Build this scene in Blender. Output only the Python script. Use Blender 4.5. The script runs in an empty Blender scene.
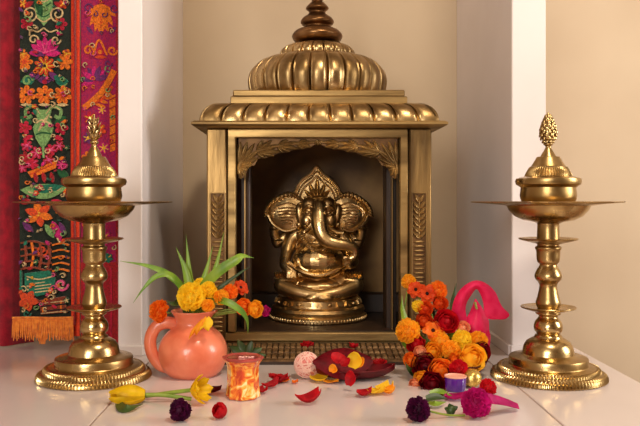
import bpy, math, random
from mathutils import Vector, Matrix, Quaternion
C = bpy.context.scene.collection
PI = math.pi
F = 770.0; CX = 300.0; CY = 200.0; H = 0.333          # focal length in pixels, vanishing point, eye height above the ledge

def W(px, py, Y):                                     # a point of the place from its picture position and its distance
    return Vector(((px-CX)*Y/F, Y, H-(py-CY)*Y/F))
def G(px, py, z=0.0):                                 # the same for a point standing on the ledge
    return W(px, py, F*(H-z)/(py-CY))

def lin(c):
    o = []
    for v in c[:3]:
        v = v/255.0
        o.append(v/12.92 if v <= 0.04045 else ((v+0.055)/1.055)**2.4)
    return (o[0], o[1], o[2], 1.0)

# ------------------------------------------------------------------ materials
MATS = {}
def mat(name, col, rough=0.5, metal=0.0, col2=None, scale=20.0, bump=0.0, bscale=None, spec=0.5, stretch=(1,1,1), sheen=0.0, sss=0.0, trans=0.0, rough2=None, lo=0.35, hi=0.65, detail=4.0, coat=0.0):
    if name in MATS: return MATS[name]
    m = bpy.data.materials.new(name); m.use_nodes = True
    nt = m.node_tree; b = nt.nodes['Principled BSDF']
    b.inputs['Base Color'].default_value = lin(col)
    b.inputs['Roughness'].default_value = rough
    b.inputs['Metallic'].default_value = metal
    b.inputs['Specular IOR Level'].default_value = spec
    if sheen: b.inputs['Sheen Weight'].default_value = sheen
    if trans: b.inputs['Transmission Weight'].default_value = trans
    if coat: b.inputs['Coat Weight'].default_value = coat; b.inputs['Coat Roughness'].default_value = 0.1
    if sss:
        b.inputs['Subsurface Weight'].default_value = sss; b.inputs['Subsurface Radius'].default_value = (0.01,0.004,0.002); b.inputs['Subsurface Scale'].default_value = 0.5
    tc = mp = None
    if col2 or bump or rough2 is not None:
        tc = nt.nodes.new('ShaderNodeTexCoord'); mp = nt.nodes.new('ShaderNodeMapping')
        mp.inputs['Scale'].default_value = stretch
        nt.links.new(tc.outputs['Object'], mp.inputs['Vector'])
    if col2 or rough2 is not None:
        n = nt.nodes.new('ShaderNodeTexNoise'); n.inputs['Scale'].default_value = scale; n.inputs['Detail'].default_value = detail
        nt.links.new(mp.outputs['Vector'], n.inputs['Vector'])
        r = nt.nodes.new('ShaderNodeMapRange'); r.inputs['From Min'].default_value = lo; r.inputs['From Max'].default_value = hi
        nt.links.new(n.outputs['Fac'], r.inputs['Value'])
        if col2:
            mx = nt.nodes.new('ShaderNodeMix'); mx.data_type = 'RGBA'
            mx.inputs['A'].default_value = lin(col); mx.inputs['B'].default_value = lin(col2)
            nt.links.new(r.outputs['Result'], mx.inputs['Factor']); nt.links.new(mx.outputs['Result'], b.inputs['Base Color'])
        if rough2 is not None:
            mr = nt.nodes.new('ShaderNodeMapRange'); mr.inputs['To Min'].default_value = rough; mr.inputs['To Max'].default_value = rough2
            nt.links.new(r.outputs['Result'], mr.inputs['Value']); nt.links.new(mr.outputs['Result'], b.inputs['Roughness'])
    if bump:
        n2 = nt.nodes.new('ShaderNodeTexNoise'); n2.inputs['Scale'].default_value = bscale or scale*2; n2.inputs['Detail'].default_value = 5
        nt.links.new(mp.outputs['Vector'], n2.inputs['Vector'])
        bp = nt.nodes.new('ShaderNodeBump'); bp.inputs['Strength'].default_value = bump; bp.inputs['Distance'].default_value = 0.004
        nt.links.new(n2.outputs['Fac'], bp.inputs['Height']); nt.links.new(bp.outputs['Normal'], b.inputs['Normal'])
    MATS[name] = m
    return m

brass   = mat('polished_brass', (204,176,122), 0.21, 1.0, (160,130,80), 14, bump=0.06, bscale=60, rough2=0.36)
bronze  = mat('aged_bronze', (232,202,146), 0.24, 1.0, (172,136,86), 22, bump=0.10, bscale=160, rough2=0.42)
gilt    = mat('gilded_wood', (162,130,80), 0.38, 0.75, (78,56,30), 26, bump=0.3, bscale=90, rough2=0.52, stretch=(1,1,0.14), lo=0.42, hi=0.72, detail=8)
gilt_h  = mat('gilded_wood_crosswise', (178,146,92), 0.36, 0.75, (100,76,42), 26, bump=0.28, bscale=90, rough2=0.5, stretch=(0.12,1,1), lo=0.42, hi=0.72, detail=8)
roofm   = mat('gilded_roof_metal', (198,168,118), 0.26, 1.0, (126,100,62), 18, bump=0.10, bscale=110, rough2=0.42)
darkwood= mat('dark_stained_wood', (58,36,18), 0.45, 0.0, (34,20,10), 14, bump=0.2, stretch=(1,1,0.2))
panelwood= mat('brown_lacquered_back_panel', (146,108,56), 0.45, 0.15, (96,66,32), 9, bump=0.15)
roomp = mat('room_wall_paint', (192,172,150), 0.8, 0, (182,162,140), 3)
plaster = mat('cream_wall_paint', (200,180,152), 0.8, 0, (192,171,143), 3, bump=0.03, bscale=200)
whitep  = mat('white_gloss_paint', (232,224,222), 0.5, 0, (226,217,214), 4, bump=0.02, bscale=120)
terra   = mat('terracotta_glaze', (236,134,98), 0.32, 0, (216,108,76), 22, bump=0.06, bscale=60, coat=0.3)
terra_in= mat('terracotta_inside', (120,52,32), 0.7)
leafg   = mat('fresh_green_leaf', (132,160,44), 0.4, 0, (86,126,30), 30, stretch=(1,1,0.3))
leafd   = mat('dark_green_leaf', (62,84,34), 0.45, 0, (36,58,24), 30)
stemg   = mat('pale_green_stem', (150,168,62), 0.45, 0, (116,142,44), 40)
def fm(name, c, c2, rough=0.55, tr=0.5):             # petals let some light through
    m = mat(name, c, rough, 0, c2, 60, spec=0.3); nt = m.node_tree; b = nt.nodes['Principled BSDF']; o = nt.nodes['Material Output']
    t = nt.nodes.new('ShaderNodeBsdfTranslucent'); x = nt.nodes.new('ShaderNodeMixShader'); x.inputs[0].default_value = tr
    l = b.inputs['Base Color'].links[0].from_socket
    nt.links.new(l, t.inputs['Color']); nt.links.new(b.outputs[0], x.inputs[1]); nt.links.new(t.outputs[0], x.inputs[2]); nt.links.new(x.outputs[0], o.inputs['Surface'])
    return m
yel   = fm('yellow_petal', (255,230,66), (255,216,36))
tul   = fm('tulip_yellow_petal', (252,222,30), (236,196,20), 0.42)
yor   = fm('golden_orange_petal', (255,196,52), (252,170,28))
ora   = fm('orange_petal', (255,154,46), (250,124,26))
orr   = fm('orange_red_petal', (244,104,36), (226,70,24))
red   = fm('red_petal', (222,26,38), (186,12,30))
dred  = fm('dark_red_petal', (142,4,26), (104,2,18))
mag   = fm('magenta_petal', (212,30,128), (176,16,98))
pink  = fm('hot_pink_petal', (255,66,130), (246,40,108), 0.42)
purp  = fm('dark_purple_petal', (92,16,66), (54,8,40))
peach = fm('peach_petal', (255,196,150), (250,160,112))
cent  = fm('flower_centre_dark', (70,20,14), (40,10,8))

# ------------------------------------------------------------------ mesh builder
class MB:
    def __init__(s): s.v = []; s.f = []; s.m = []
    def add(s, vs, fs, mi=0):
        o = len(s.v); s.v += [Vector(p) for p in vs]; s.f += [[i+o for i in f] for f in fs]; s.m += [mi]*len(fs)
    def box(s, c, h, mi=0, rot=None):
        vs = []
        for x in (-1,1):
            for y in (-1,1):
                for z in (-1,1):
                    p = Vector((x*h[0], y*h[1], z*h[2]))
                    if rot: p = rot @ p
                    vs.append(p+Vector(c))
        s.add(vs, [[0,1,3,2],[4,6,7,5],[0,4,5,1],[2,3,7,6],[0,2,6,4],[1,5,7,3]], mi)
    def rbox(s, c, h, b=0.002, mi=0):                 # a box with chamfered edges
        vs = []; h = [max(x, b*1.01) for x in h]
        import itertools
        idx = {}
        for sx, sy, sz in itertools.product((-1,1), repeat=3):
            for a in range(3):
                p = [sx*(h[0]-b), sy*(h[1]-b), sz*(h[2]-b)]
                p[a] = (sx,sy,sz)[a]*h[a]
                idx[(sx,sy,sz,a)] = len(vs); vs.append(Vector(p)+Vector(c))
        fs = []
        for a in range(3):
            b1, b2 = (a+1)%3, (a+2)%3
            for sg in (-1,1):
                q = []
                for u, w in ((-1,-1),(1,-1),(1,1),(-1,1)):
                    k = [0,0,0]; k[a] = sg; k[b1] = u; k[b2] = w; q.append(idx[(k[0],k[1],k[2],a)])
                fs.append(q if sg > 0 else q[::-1])
        for a in range(3):
            b1, b2 = (a+1)%3, (a+2)%3
            for u in (-1,1):
                for w in (-1,1):
                    q = []
                    for t in (-1,1):
                        k = [0,0,0]; k[a] = t; k[b1] = u; k[b2] = w; q.append(tuple(k))
                    g = [idx[q[0]+(b1,)], idx[q[1]+(b1,)], idx[q[1]+(b2,)], idx[q[0]+(b2,)]]
                    fs.append(g if u*w < 0 else g[::-1])
        for sx, sy, sz in itertools.product((-1,1), repeat=3):
            g = [idx[(sx,sy,sz,0)], idx[(sx,sy,sz,1)], idx[(sx,sy,sz,2)]]
            fs.append(g if sx*sy*sz > 0 else g[::-1])
        s.add(vs, fs, mi)
    def lathe(s, prof, n=48, c=(0,0,0), mod=None, mi=0, sy=1.0):
        vs = []; c = Vector(c); k = len(prof)
        for j in range(n):
            a = 2*PI*j/n
            for i, p in enumerate(prof):
                r = p[0]; z = p[1]
                if mod: r, z = mod(i, a, r, z)
                vs.append(c+Vector((r*math.cos(a), r*math.sin(a)*sy, z)))
        fs = []
        for j in range(n):
            j2 = (j+1) % n
            for i in range(k-1): fs.append([j*k+i, j2*k+i, j2*k+i+1, j*k+i+1])
        fs.append([j*k for j in range(n)][::-1]); fs.append([j*k+k-1 for j in range(n)])
        s.add(vs, fs, mi)
    def tube(s, pts, rad, n=10, mi=0, flat=1.0):
        pts = [Vector(p) for p in pts]; k = len(pts)
        if not isinstance(rad, (list, tuple)): rad = [rad]*k
        up = Vector((0.13,0.21,1)).normalized(); vs = []
        for i, p in enumerate(pts):
            t = (pts[min(i+1,k-1)]-pts[max(i-1,0)]).normalized()
            a = t.cross(up)
            if a.length < 1e-3: a = t.cross(Vector((1,0,0)))
            a.normalize(); b = a.cross(t); up = b
            for j in range(n):
                q = 2*PI*j/n; vs.append(p+a*math.cos(q)*rad[i]+b*math.sin(q)*rad[i]*flat)
        fs = [[i*n+j, i*n+(j+1)%n, (i+1)*n+(j+1)%n, (i+1)*n+j] for i in range(k-1) for j in range(n)]
        fs.append(list(range(n))[::-1]); fs.append([(k-1)*n+j for j in range(n)])
        s.add(vs, fs, mi)
    def ell(s, c, r, rot=None, n=16, m=10, mi=0):
        c = Vector(c); vs = []
        for i in range(1, m):
            t = PI*i/m
            for j in range(n):
                a = 2*PI*j/n
                p = Vector((r[0]*math.sin(t)*math.cos(a), r[1]*math.sin(t)*math.sin(a), r[2]*math.cos(t)))
                if rot: p = rot @ p
                vs.append(c+p)
        top = Vector((0,0,r[2])); bot = -top
        if rot: top = rot @ top; bot = rot @ bot
        vs += [c+top, c+bot]; T = len(vs)-2; B = T+1; fs = []
        for i in range(m-2):
            for j in range(n): fs.append([i*n+j, (i+1)*n+j, (i+1)*n+(j+1)%n, i*n+(j+1)%n])
        for j in range(n):
            fs.append([T, j, (j+1)%n]); fs.append([B, (m-2)*n+(j+1)%n, (m-2)*n+j])
        s.add(vs, fs, mi)
    def grid(s, fn, nu, nv, mi=0, thick=0.0):
        P = [[Vector(fn(i/(nu-1), j/(nv-1))) for j in range(nv)] for i in range(nu)]
        fs = [[i*nv+j, i*nv+j+1, (i+1)*nv+j+1, (i+1)*nv+j] for i in range(nu-1) for j in range(nv-1)]
        if thick <= 0:
            s.add([p for r in P for p in r], fs, mi); return
        N = []
        for i in range(nu):
            for j in range(nv):
                a = P[min(i+1,nu-1)][j]-P[max(i-1,0)][j]; b = P[i][min(j+1,nv-1)]-P[i][max(j-1,0)]
                nn = a.cross(b)
                N.append(nn.normalized() if nn.length > 1e-12 else Vector((0,0,0)))
        flat = [p for r in P for p in r]; k = len(flat)
        vs = [p+n*thick*0.5 for p, n in zip(flat, N)]+[p-n*thick*0.5 for p, n in zip(flat, N)]
        f2 = [f[::-1] for f in fs]+[[q+k for q in f] for f in fs]
        ring = [j for j in range(nv)]+[i*nv+nv-1 for i in range(1,nu)]+[(nu-1)*nv+j for j in range(nv-2,-1,-1)]+[i*nv for i in range(nu-2,0,-1)]
        for q in range(len(ring)):
            a, b = ring[q], ring[(q+1)%len(ring)]; f2.append([a,b,b+k,a+k])
        s.add(vs, f2, mi)
    def prism(s, poly, fn, d0, d1, mi=0):             # a polygon (2-D) given a thickness; fn(x, y, d) puts it into the place
        n = len(poly)
        vs = [fn(x,y,d0) for x,y in poly]+[fn(x,y,d1) for x,y in poly]
        fs = [list(range(n)), [n+i for i in range(n)][::-1]]+[[i, n+i, n+(i+1)%n, (i+1)%n] for i in range(n)]
        s.add(vs, fs, mi)
    def build(s, name, mats, parent=None, smooth=True, angle=40, local=False):
        me = bpy.data.meshes.new(name)
        off = Vector(parent.location) if (parent is not None and not local) else Vector((0,0,0))
        if parent is not None and not local and parent.parent is not None: off = off + Vector(parent.parent.location)
        me.from_pydata([tuple(p-off) for p in s.v], [], s.f)
        if not isinstance(mats, (list, tuple)): mats = [mats]
        for m in mats: me.materials.append(m)
        me.polygons.foreach_set('material_index', s.m)
        import bmesh
        bm = bmesh.new(); bm.from_mesh(me); bmesh.ops.recalc_face_normals(bm, faces=bm.faces); bm.to_mesh(me); bm.free()
        if smooth:
            me.polygons.foreach_set('use_smooth', [True]*len(me.polygons))
            me.set_sharp_from_angle(angle=math.radians(angle))
        me.update()
        o = bpy.data.objects.new(name, me); C.objects.link(o)
        if parent is not None: o.parent = parent
        return o

def tag(o, label=None, cat=None, group=None, kind=None):
    if label: o['label'] = label
    if cat: o['category'] = cat
    if group: o['group'] = group
    if kind: o['kind'] = kind
    return o
def thing(name, label, cat, loc=(0,0,0), group=None):
    o = bpy.data.objects.new(name, None); C.objects.link(o); o.location = loc; o.empty_display_size = 0.02
    return tag(o, label, cat, group)
def rebase(o, loc):                                   # put the origin of a single-mesh thing at its base
    loc = Vector(loc)
    o.data.transform(Matrix.Translation(-loc)); o.location = loc
    return o
def smoothpath(pts, n=8):                             # Catmull-Rom through the points
    pts = [Vector(p) for p in pts]; out = []
    P = [pts[0]*2-pts[1]]+pts+[pts[-1]*2-pts[-2]]
    for i in range(1, len(P)-2):
        for k in range(n):
            t = k/n; a, b, c, d = P[i-1], P[i], P[i+1], P[i+2]
            out.append(0.5*((2*b)+(c-a)*t+(2*a-5*b+4*c-d)*t*t+(3*b-a-3*c+d)*t**3))
    out.append(pts[-1]); return out
def lerp(a, b, t): return a+(b-a)*t

# ------------------------------------------------------------------ the setting
BACK = 2.23; FINY = 1.65
m = MB(); m.box((0.0, BACK+0.05, 0.75), (2.6, 0.05, 1.25)); tag(m.build('wall_back', plaster, smooth=False), kind='structure')
m = MB(); m.rbox(((-0.3386-0.39)/2, (FINY+BACK)/2, 0.99), ((0.39-0.3386)/2, (BACK-FINY)/2, 0.99), 0.002); tag(m.build('wall_left', whitep, smooth=False), kind='structure')
m = MB(); m.rbox(((0.454+0.527)/2, (FINY+BACK)/2, 0.99), ((0.527-0.454)/2, (BACK-FINY)/2, 0.99), 0.002); tag(m.build('wall_right', whitep, smooth=False), kind='structure')
def baseboard(name, x0, x1, inner):
    m = MB(); hh = 0.011
    m.rbox(((x0+x1)/2, FINY-0.004, hh), ((x1-x0)/2+0.004, 0.004, hh), 0.0015)
    m.rbox((inner, (FINY+BACK)/2, hh), (0.004, (BACK-FINY)/2, hh), 0.0015)
    tag(m.build(name, whitep, smooth=False), kind='structure')
baseboard('baseboard_left', -0.39, -0.3386, -0.3346)
baseboard('baseboard_right', 0.454, 0.527, 0.450)

# tiled ledge: polished pale slabs with two joints running away from the camera
tile = bpy.data.materials.new('polished_pale_tile'); tile.use_nodes = True
nt = tile.node_tree; b = nt.nodes['Principled BSDF']; b.inputs['Roughness'].default_value = 0.16
tc = nt.nodes.new('ShaderNodeTexCoord')
n1 = nt.nodes.new('ShaderNodeTexNoise'); n1.inputs['Scale'].default_value = 5; n1.inputs['Detail'].default_value = 6
nt.links.new(tc.outputs['Object'], n1.inputs['Vector'])
mx = nt.nodes.new('ShaderNodeMix'); mx.data_type = 'RGBA'
mx.inputs['A'].default_value = lin((220,208,204)); mx.inputs['B'].default_value = lin((208,195,190))
nt.links.new(n1.outputs['Fac'], mx.inputs['Factor']); nt.links.new(mx.outputs['Result'], b.inputs['Base Color'])
grout = mat('tile_joint_filler', (150,126,112), 0.7)
m = MB(); JX = [-1.011, -0.311, 0.389]; xs = [-1.6]+JX+[0.62]
for i in range(len(xs)-1):
    a, c = xs[i]+(0.0012 if i else 0), xs[i+1]-(0.0012 if i < len(xs)-2 else 0)
    m.rbox(((a+c)/2, 1.315, -0.015), ((c-a)/2, 0.915, 0.015), 0.0012)
m.box(((-1.6+0.62)/2, 1.315, -0.1), ((0.62+1.6)/2-0.004, 0.911, 0.0985), 1)
tag(m.build('floor_raised', [tile, grout], smooth=False), kind='structure')
roomfloor = mat('room_floor_tile', (150,120,98), 0.4, 0, (132,104,84), 4)
m = MB(); m.box((0, 0.2, -0.47), (2.6, 2.4, 0.03)); tag(m.build('floor', roomfloor, smooth=False), kind='structure')
m = MB(); m.box((0, 0.2, 2.0), (2.6, 2.4, 0.03)); tag(m.build('ceiling', roomp, smooth=False), kind='structure')
m = MB(); m.box((0, -2.2, 0.75), (2.6, 0.05, 1.25)); tag(m.build('wall_front', roomp, smooth=False), kind='structure')
m = MB(); m.box((-2.6, 0.2, 0.75), (0.05, 2.4, 1.25)); tag(m.build('wall_far_left', roomp, smooth=False), kind='structure')
# right-hand room wall with a tall window opening
WY0, WY1, WZ0, WZ1 = 0.4, 1.4, 0.25, 1.5
m = MB(); m.box((2.6, (-2.2+WY0)/2, 0.75), (0.05, (WY0+2.2)/2, 1.25)); m.box((2.6, (WY1+2.6)/2, 0.75), (0.05, (2.6-WY1)/2, 1.25))
m.box((2.6, (WY0+WY1)/2, (WZ0-0.5)/2), (0.05, (WY1-WY0)/2, (WZ0+0.5)/2)); m.box((2.6, (WY0+WY1)/2, (WZ1+2)/2), (0.05, (WY1-WY0)/2, (2-WZ1)/2))
tag(m.build('wall_far_right', roomp, smooth=False), kind='structure')
m = MB()
for y in (WY0, WY1): m.box((2.6, y, (WZ0+WZ1)/2), (0.04, 0.025, (WZ1-WZ0)/2))
for z in (WZ0, WZ1): m.box((2.6, (WY0+WY1)/2, z), (0.04, (WY1-WY0)/2, 0.025))
tag(m.build('window_1', whitep, smooth=False), kind='structure')
m = MB()  # bare frame on the solid front wall, added to go with the fill light
for x in (-1.6, -0.2): m.box((x, -2.13, 0.95), (0.025, 0.02, 0.65))
for z in (0.3, 1.6): m.box((-0.9, -2.13, z), (0.7, 0.02, 0.025))
tag(m.build('front_fill_frame', whitep, smooth=False), kind='structure')

# ------------------------------------------------------------------ shrine
SX, SYC = 0.042, 1.875
FY = 1.70
shrine = thing('shrine', 'gilded carved wooden shrine with a ribbed dome standing in the wall niche', 'shrine', (SX, SYC, 0))
def S(px, py, d=0.0):                                 # on the shrine's front plane, d metres towards the camera
    return Vector(((px-CX)*FY/F, FY-d, H-(py-CY)*FY/F))
ZF = 0.0416
m = MB(); m.rbox((SX, SYC, 0.0105), (0.247, 0.175, 0.0105), 0.002); m.rbox((SX, SYC-0.002, 0.031), (0.244, 0.177, 0.0104), 0.003)
m.build('base', gilt_h, shrine)
# carved threshold: a low slope of small raised squares in front of the sill
m = MB()
y0, y1, z0, z1 = 1.555, 1.696, 0.006, 0.019
def slope(x, t, d=0): return Vector((x, lerp(y0,y1,t), lerp(z0,z1,t)+d))
xa, xb = SX-0.235, SX+0.235
prof = [(y0,0.0),(y1,0.0),(y1,z1),(y0,z0)]
m.add([(xa,y,z) for y,z in prof]+[(xb,y,z) for y,z in prof], [[0,1,2,3],[7,6,5,4],[0,4,5,1],[1,5,6,2],[2,6,7,3],[3,7,4,0]], 1)
NC, NR = 36, 3
for i in range(NC):
    for j in range(NR):
        cx = xa+0.008+(xb-xa-0.016)*(i+0.5)/NC; t = 0.12+0.8*(j+0.5)/NR
        hw, ht = 0.0054, 0.118
        vs = [slope(cx-hw,t-ht), slope(cx+hw,t-ht), slope(cx+hw,t+ht), slope(cx-hw,t+ht)]
        vs += [slope(cx-hw*0.75,t-ht*0.75,0.0035), slope(cx+hw*0.75,t-ht*0.75,0.0035), slope(cx+hw*0.75,t+ht*0.75,0.0035), slope(cx-hw*0.75,t+ht*0.75,0.0035)]
        m.add(vs, [[4,5,6,7],[0,1,5,4],[1,2,6,5],[2,3,7,6],[3,0,4,7],[0,3,2,1]], 0)
m.add([slope(xa,0.0), slope(xb,0.0), slope(xb,0.07), slope(xa,0.07), slope(xa,0.0,0.004), slope(xb,0.0,0.004), slope(xb,0.07,0.004), slope(xa,0.07,0.004)],
      [[4,5,6,7],[0,1,5,4],[1,2,6,5],[2,3,7,6],[3,0,4,7],[0,3,2,1]], 0)
m.build('threshold_step', [mat('worn_gilded_studs', (140,106,66), 0.5, 0.4, (90,64,38), 60), darkwood], shrine, smooth=False)
m = MB(); zb = ZF
ZT = 0.490
m.rbox((SX, SYC+0.165, (ZF+ZT)/2), (0.243, 0.008, (ZT-ZF)/2), 0.001); m.build('back_panel', panelwood, shrine)
for sx in (-1,1):
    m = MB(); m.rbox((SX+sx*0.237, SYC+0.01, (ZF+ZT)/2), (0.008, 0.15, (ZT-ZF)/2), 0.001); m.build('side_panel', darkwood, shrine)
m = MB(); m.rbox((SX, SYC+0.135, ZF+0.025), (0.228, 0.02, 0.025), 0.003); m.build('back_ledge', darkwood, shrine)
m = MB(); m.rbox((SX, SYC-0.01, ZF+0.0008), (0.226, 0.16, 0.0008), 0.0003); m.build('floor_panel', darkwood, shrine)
# dark inner uprights beside the opening
for px0, px1 in ((239,249),(388,399)):
    m = MB()
    a, c = S(px0,190).x, S(px1,190).x
    m.rbox(((a+c)/2, FY+0.075, (ZF+ZT)/2), ((c-a)/2, 0.03, (ZT-ZF)/2), 0.002)
    m.rbox(((a+c)/2, FY+0.035, (ZF+ZT)/2), (0.0012, 0.012, (ZT-ZF)/2), 0.0004, 1)
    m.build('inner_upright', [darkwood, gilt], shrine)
# outer pillars with carved panels
def leaf3(m, base, d, length, wid, nrm, h, mi=0, n=7):
    # a plump carved leaf: half a spindle lying on a face with normal nrm
    base = Vector(base); d = Vector(d).normalized(); nrm = Vector(nrm); s = d.cross(nrm).normalized()
    def fn(u, v):
        a = (v-0.5)*2; w = wid*math.sin(PI*min(1,max(0,0.08+0.9*u)))**0.8
        lift = h*(1-a*a)*math.sin(PI*(0.1+0.85*u))-h*0.35*math.exp(-(a/0.22)**2)*(0.2+u*(1-u)*3)
        return base+d*length*u+s*a*w+nrm*lift
    m.grid(fn, n, 7, mi)
NF = Vector((0,-1,0))
for side, (p0, p1, c0, c1) in enumerate(((207,226.5,211,225.5),(409,431,411.5,425.5))):
    m = MB(); a, c = S(p0,0).x, S(p1,0).x
    m.rbox(((a+c)/2, FY+0.012, (ZF+ZT)/2), ((c-a)/2, 0.020, (ZT-ZF)/2), 0.003)
    pil = m.build('pillar', gilt, shrine)
    m = MB(); q0, q1 = S(c0,193), S(c1,338)
    cw = (q1.x-q0.x)/2; cxm = (q0.x+q1.x)/2; yf = FY-0.008
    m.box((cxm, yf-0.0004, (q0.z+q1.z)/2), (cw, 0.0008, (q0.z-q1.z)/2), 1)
    for sx in (-1,1): m.rbox((cxm+sx*cw, yf-0.002, (q0.z+q1.z)/2), (0.0013, 0.003, (q0.z-q1.z)/2), 0.0006)
    m.rbox((cxm, yf-0.002, q0.z), (cw, 0.003, 0.0013), 0.0006)
    zl = q0.z-0.004
    ztop = S(0,197).z; zmid = S(0,238).z
    m.tube([(cxm, yf-0.002, zmid), (cxm, yf-0.003, ztop)], [0.0016,0.0008], 6)
    for k in range(7):
        z = lerp(zmid, ztop-0.012, k/6)
        for sx in (-1,1): leaf3(m, (cxm+sx*0.001, yf-0.001, z), (sx*0.75,0,0.9 if k < 6 else 1.6), 0.021, 0.0052, NF, 0.0065)
    zz = zmid-0.008
    while zz > q1.z:
        m.ell((cxm, yf-0.001, zz), (cw-0.003, 0.0035, 0.0031), n=12, m=6); zz -= 0.0098
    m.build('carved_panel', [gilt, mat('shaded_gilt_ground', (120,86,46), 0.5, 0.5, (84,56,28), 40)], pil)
# front frame around the opening
m = MB()
for p0, p1 in ((227.5,236),(399.5,408)):
    a, c = S(p0,0).x, S(p1,0).x; m.rbox(((a+c)/2, FY+0.006, (ZF+ZT)/2), ((c-a)/2, 0.012, (ZT-ZF)/2), 0.0025)
a, c = S(227.5,0).x, S(408,0).x; zt0, zt1 = S(0,138).z, ZT
m.rbox(((a+c)/2, FY+0.006, (zt0+zt1)/2), ((c-a)/2, 0.0121, (zt1-zt0)/2), 0.0025)
m.build('front_frame', gilt_h, shrine)
# scalloped arch carved with sprays of leaves
half = [(238.5,178),(243,178),(246.5,172),(248,166),(254,165.5),(258,158.5),(266,157.5),(272,155.5),(280,152.5),(287,151.5),(294,149.5),(303,148.5),(310,147),(318,143)]
cont = half+[(636-x,y) for x,y in half[::-1][1:]]
m = MB()
for i in range(len(cont)-1):
    (xA,yA),(xB,yB) = cont[i], cont[i+1]
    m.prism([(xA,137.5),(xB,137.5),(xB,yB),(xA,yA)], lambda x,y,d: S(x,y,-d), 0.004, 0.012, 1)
def aleaf(sgn, x0, y0, x1, y1, w, h=0.009):
    f = lambda x: x if sgn < 0 else 636-x
    a, c = S(f(x0),y0,-0.0035), S(f(x1),y1,-0.0035); leaf3(m, a, c-a, (c-a).length, w/453, NF, h, 0, 9)
for sgn in (-1,1):
    for bx, by, w, tips in ((238.8,167,2.9,((240.5,141.5),(247.5,140.5),(254.5,143),(259.5,149.5),(258.5,157.5),(252.5,164.5),(247.5,170))),(239.5,165,2.4,((241,179),(245.5,176.5))),
                            (256,152,2.8,((263,140),(272,140),(280,144.5),(281,151.5),(274,155.5),(265,158))),(277,146,2.6,((288,139.5),(298,142),(299,148.5),(290,151.5),(283,152.5))),(296,144,2.4,((307,139.5),(314.5,141.5),(311.5,146.8),(304,148.8)))):
        for x, y in tips: aleaf(sgn, bx+(x-bx)*0.10, by+(y-by)*0.10, x, y, w, 0.0095)
    f = lambda x: x if sgn < 0 else 636-x
    m.tube(smoothpath([S(f(x),y,-0.0005) for x,y in ((239,174),(239.5,164),(248,156),(262,149.5),(280,145.5),(300,143),(317,141.5))],4), 0.003, 6)
for k in range(3): leaf3(m, S(318,139.5,-0.003), Vector(((k-1)*0.6,0,-1)), 0.013, 0.005, NF, 0.008)
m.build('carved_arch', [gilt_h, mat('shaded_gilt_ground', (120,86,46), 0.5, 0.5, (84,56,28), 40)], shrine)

# rectangular loops swept round the body: cornice and ribbed eave
def loop(m, prof, mod=None, nseg=(1,1), mi=0):
    # prof: (half width, half depth, z) rings, mitred; mod(side, s, i) returns an outward push
    rings = []
    for i, (hx, hy, z) in enumerate(prof):
        r = []
        for side in range(4):
            ns = nseg[side % 2]
            c0 = [(-1,-1),(1,-1),(1,1),(-1,1)][side]; c1 = [(1,-1),(1,1),(-1,1),(-1,-1)][side]
            nrm = [(0,-1),(1,0),(0,1),(-1,0)][side]
            for k in range(ns):
                s = k/ns; x = lerp(c0[0],c1[0],s)*hx; y = lerp(c0[1],c1[1],s)*hy
                d = mod(side, s, i) if mod else 0
                r.append(Vector((SX+x+nrm[0]*d, SYC+y+nrm[1]*d, z)))
        rings.append(r)
    n = len(rings[0]); vs = [p for r in rings for p in r]
    fs = [[i*n+j, i*n+(j+1)%n, (i+1)*n+(j+1)%n, (i+1)*n+j] for i in range(len(rings)-1) for j in range(n)]
    fs.append(list(range(n))[::-1]); fs.append([(len(rings)-1)*n+j for j in range(n)])
    m.add(vs, fs, mi)
m = MB(); loop(m, [(0.246,0.174,0.4895),(0.25,0.18,0.4905),(0.273,0.213,0.4935),(0.277,0.219,0.4965),(0.277,0.219,0.5005),(0.270,0.213,0.5045),(0.2,0.15,0.5045)]); m.build('cornice', gilt_h, shrine, angle=25)
NRX, NRY = 11, 8
ring = []
for k in range(13):
    a = PI/2*k/12
    ring.append((0.216+0.045*math.cos(a)**0.9, 0.162+0.046*math.cos(a)**0.9, 0.5045+0.0435*math.sin(a)))
def rib(side, s, i):
    nr = NRX if side % 2 == 0 else NRY
    f = (s*nr) % 1.0; e = abs(f-0.5)*2
    amp = 0.009*math.sin(PI*(0.12+0.80*i/12))
    g = (1-e**3)
    if 0.80 < e < 0.9: g += 0.5
    return amp*(g-1)
m = MB(); loop(m, ring, rib, (NRX*16, NRY*16)); m.build('ribbed_eave', roofm, shrine, angle=50)
m = MB(); m.rbox((SX, SYC, 0.5555), (0.197,0.162,0.0085), 0.002); m.build('roof_slab', gilt_h, shrine)
m = MB(); m.rbox((SX, SYC, 0.5715), (0.192,0.157,0.0075), 0.0025); m.build('roof_slab', gilt_h, shrine)
# ribbed dome
def dprof(pts, n=5):
    p = smoothpath([(r,0,z) for r,z in pts], n); return [(max(q.x,0.0005), q.z) for q in p]
def flute(nl, amp):
    def f(i, a, r, z):
        e = abs(((a*nl/(2*PI)) % 1.0)-0.5)*2
        g = 1-e**3
        if 0.80 < e < 0.9: g += 0.45
        return r*(1-amp+amp*g), z
    return f
dome_pts = [(0.158,0.579),(0.164,0.590),(0.168,0.608),(0.1685,0.624),(0.163,0.642),(0.152,0.656),(0.138,0.667),(0.118,0.675),(0.100,0.678)]
m = MB(); m.lathe(dprof(dome_pts,4), 26*14, (SX,SYC,0), flute(26,0.055)); m.build('dome', roofm, shrine, angle=50)
up = [(0.088,0.676),(0.091,0.682),(0.0905,0.691),(0.084,0.700),(0.070,0.7075),(0.050,0.711),(0.038,0.712)]
m = MB(); m.lathe(dprof(up,4), 22*12, (SX,SYC,0), flute(22,0.06)); m.build('dome_crown', roofm, shrine, angle=50)
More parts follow.
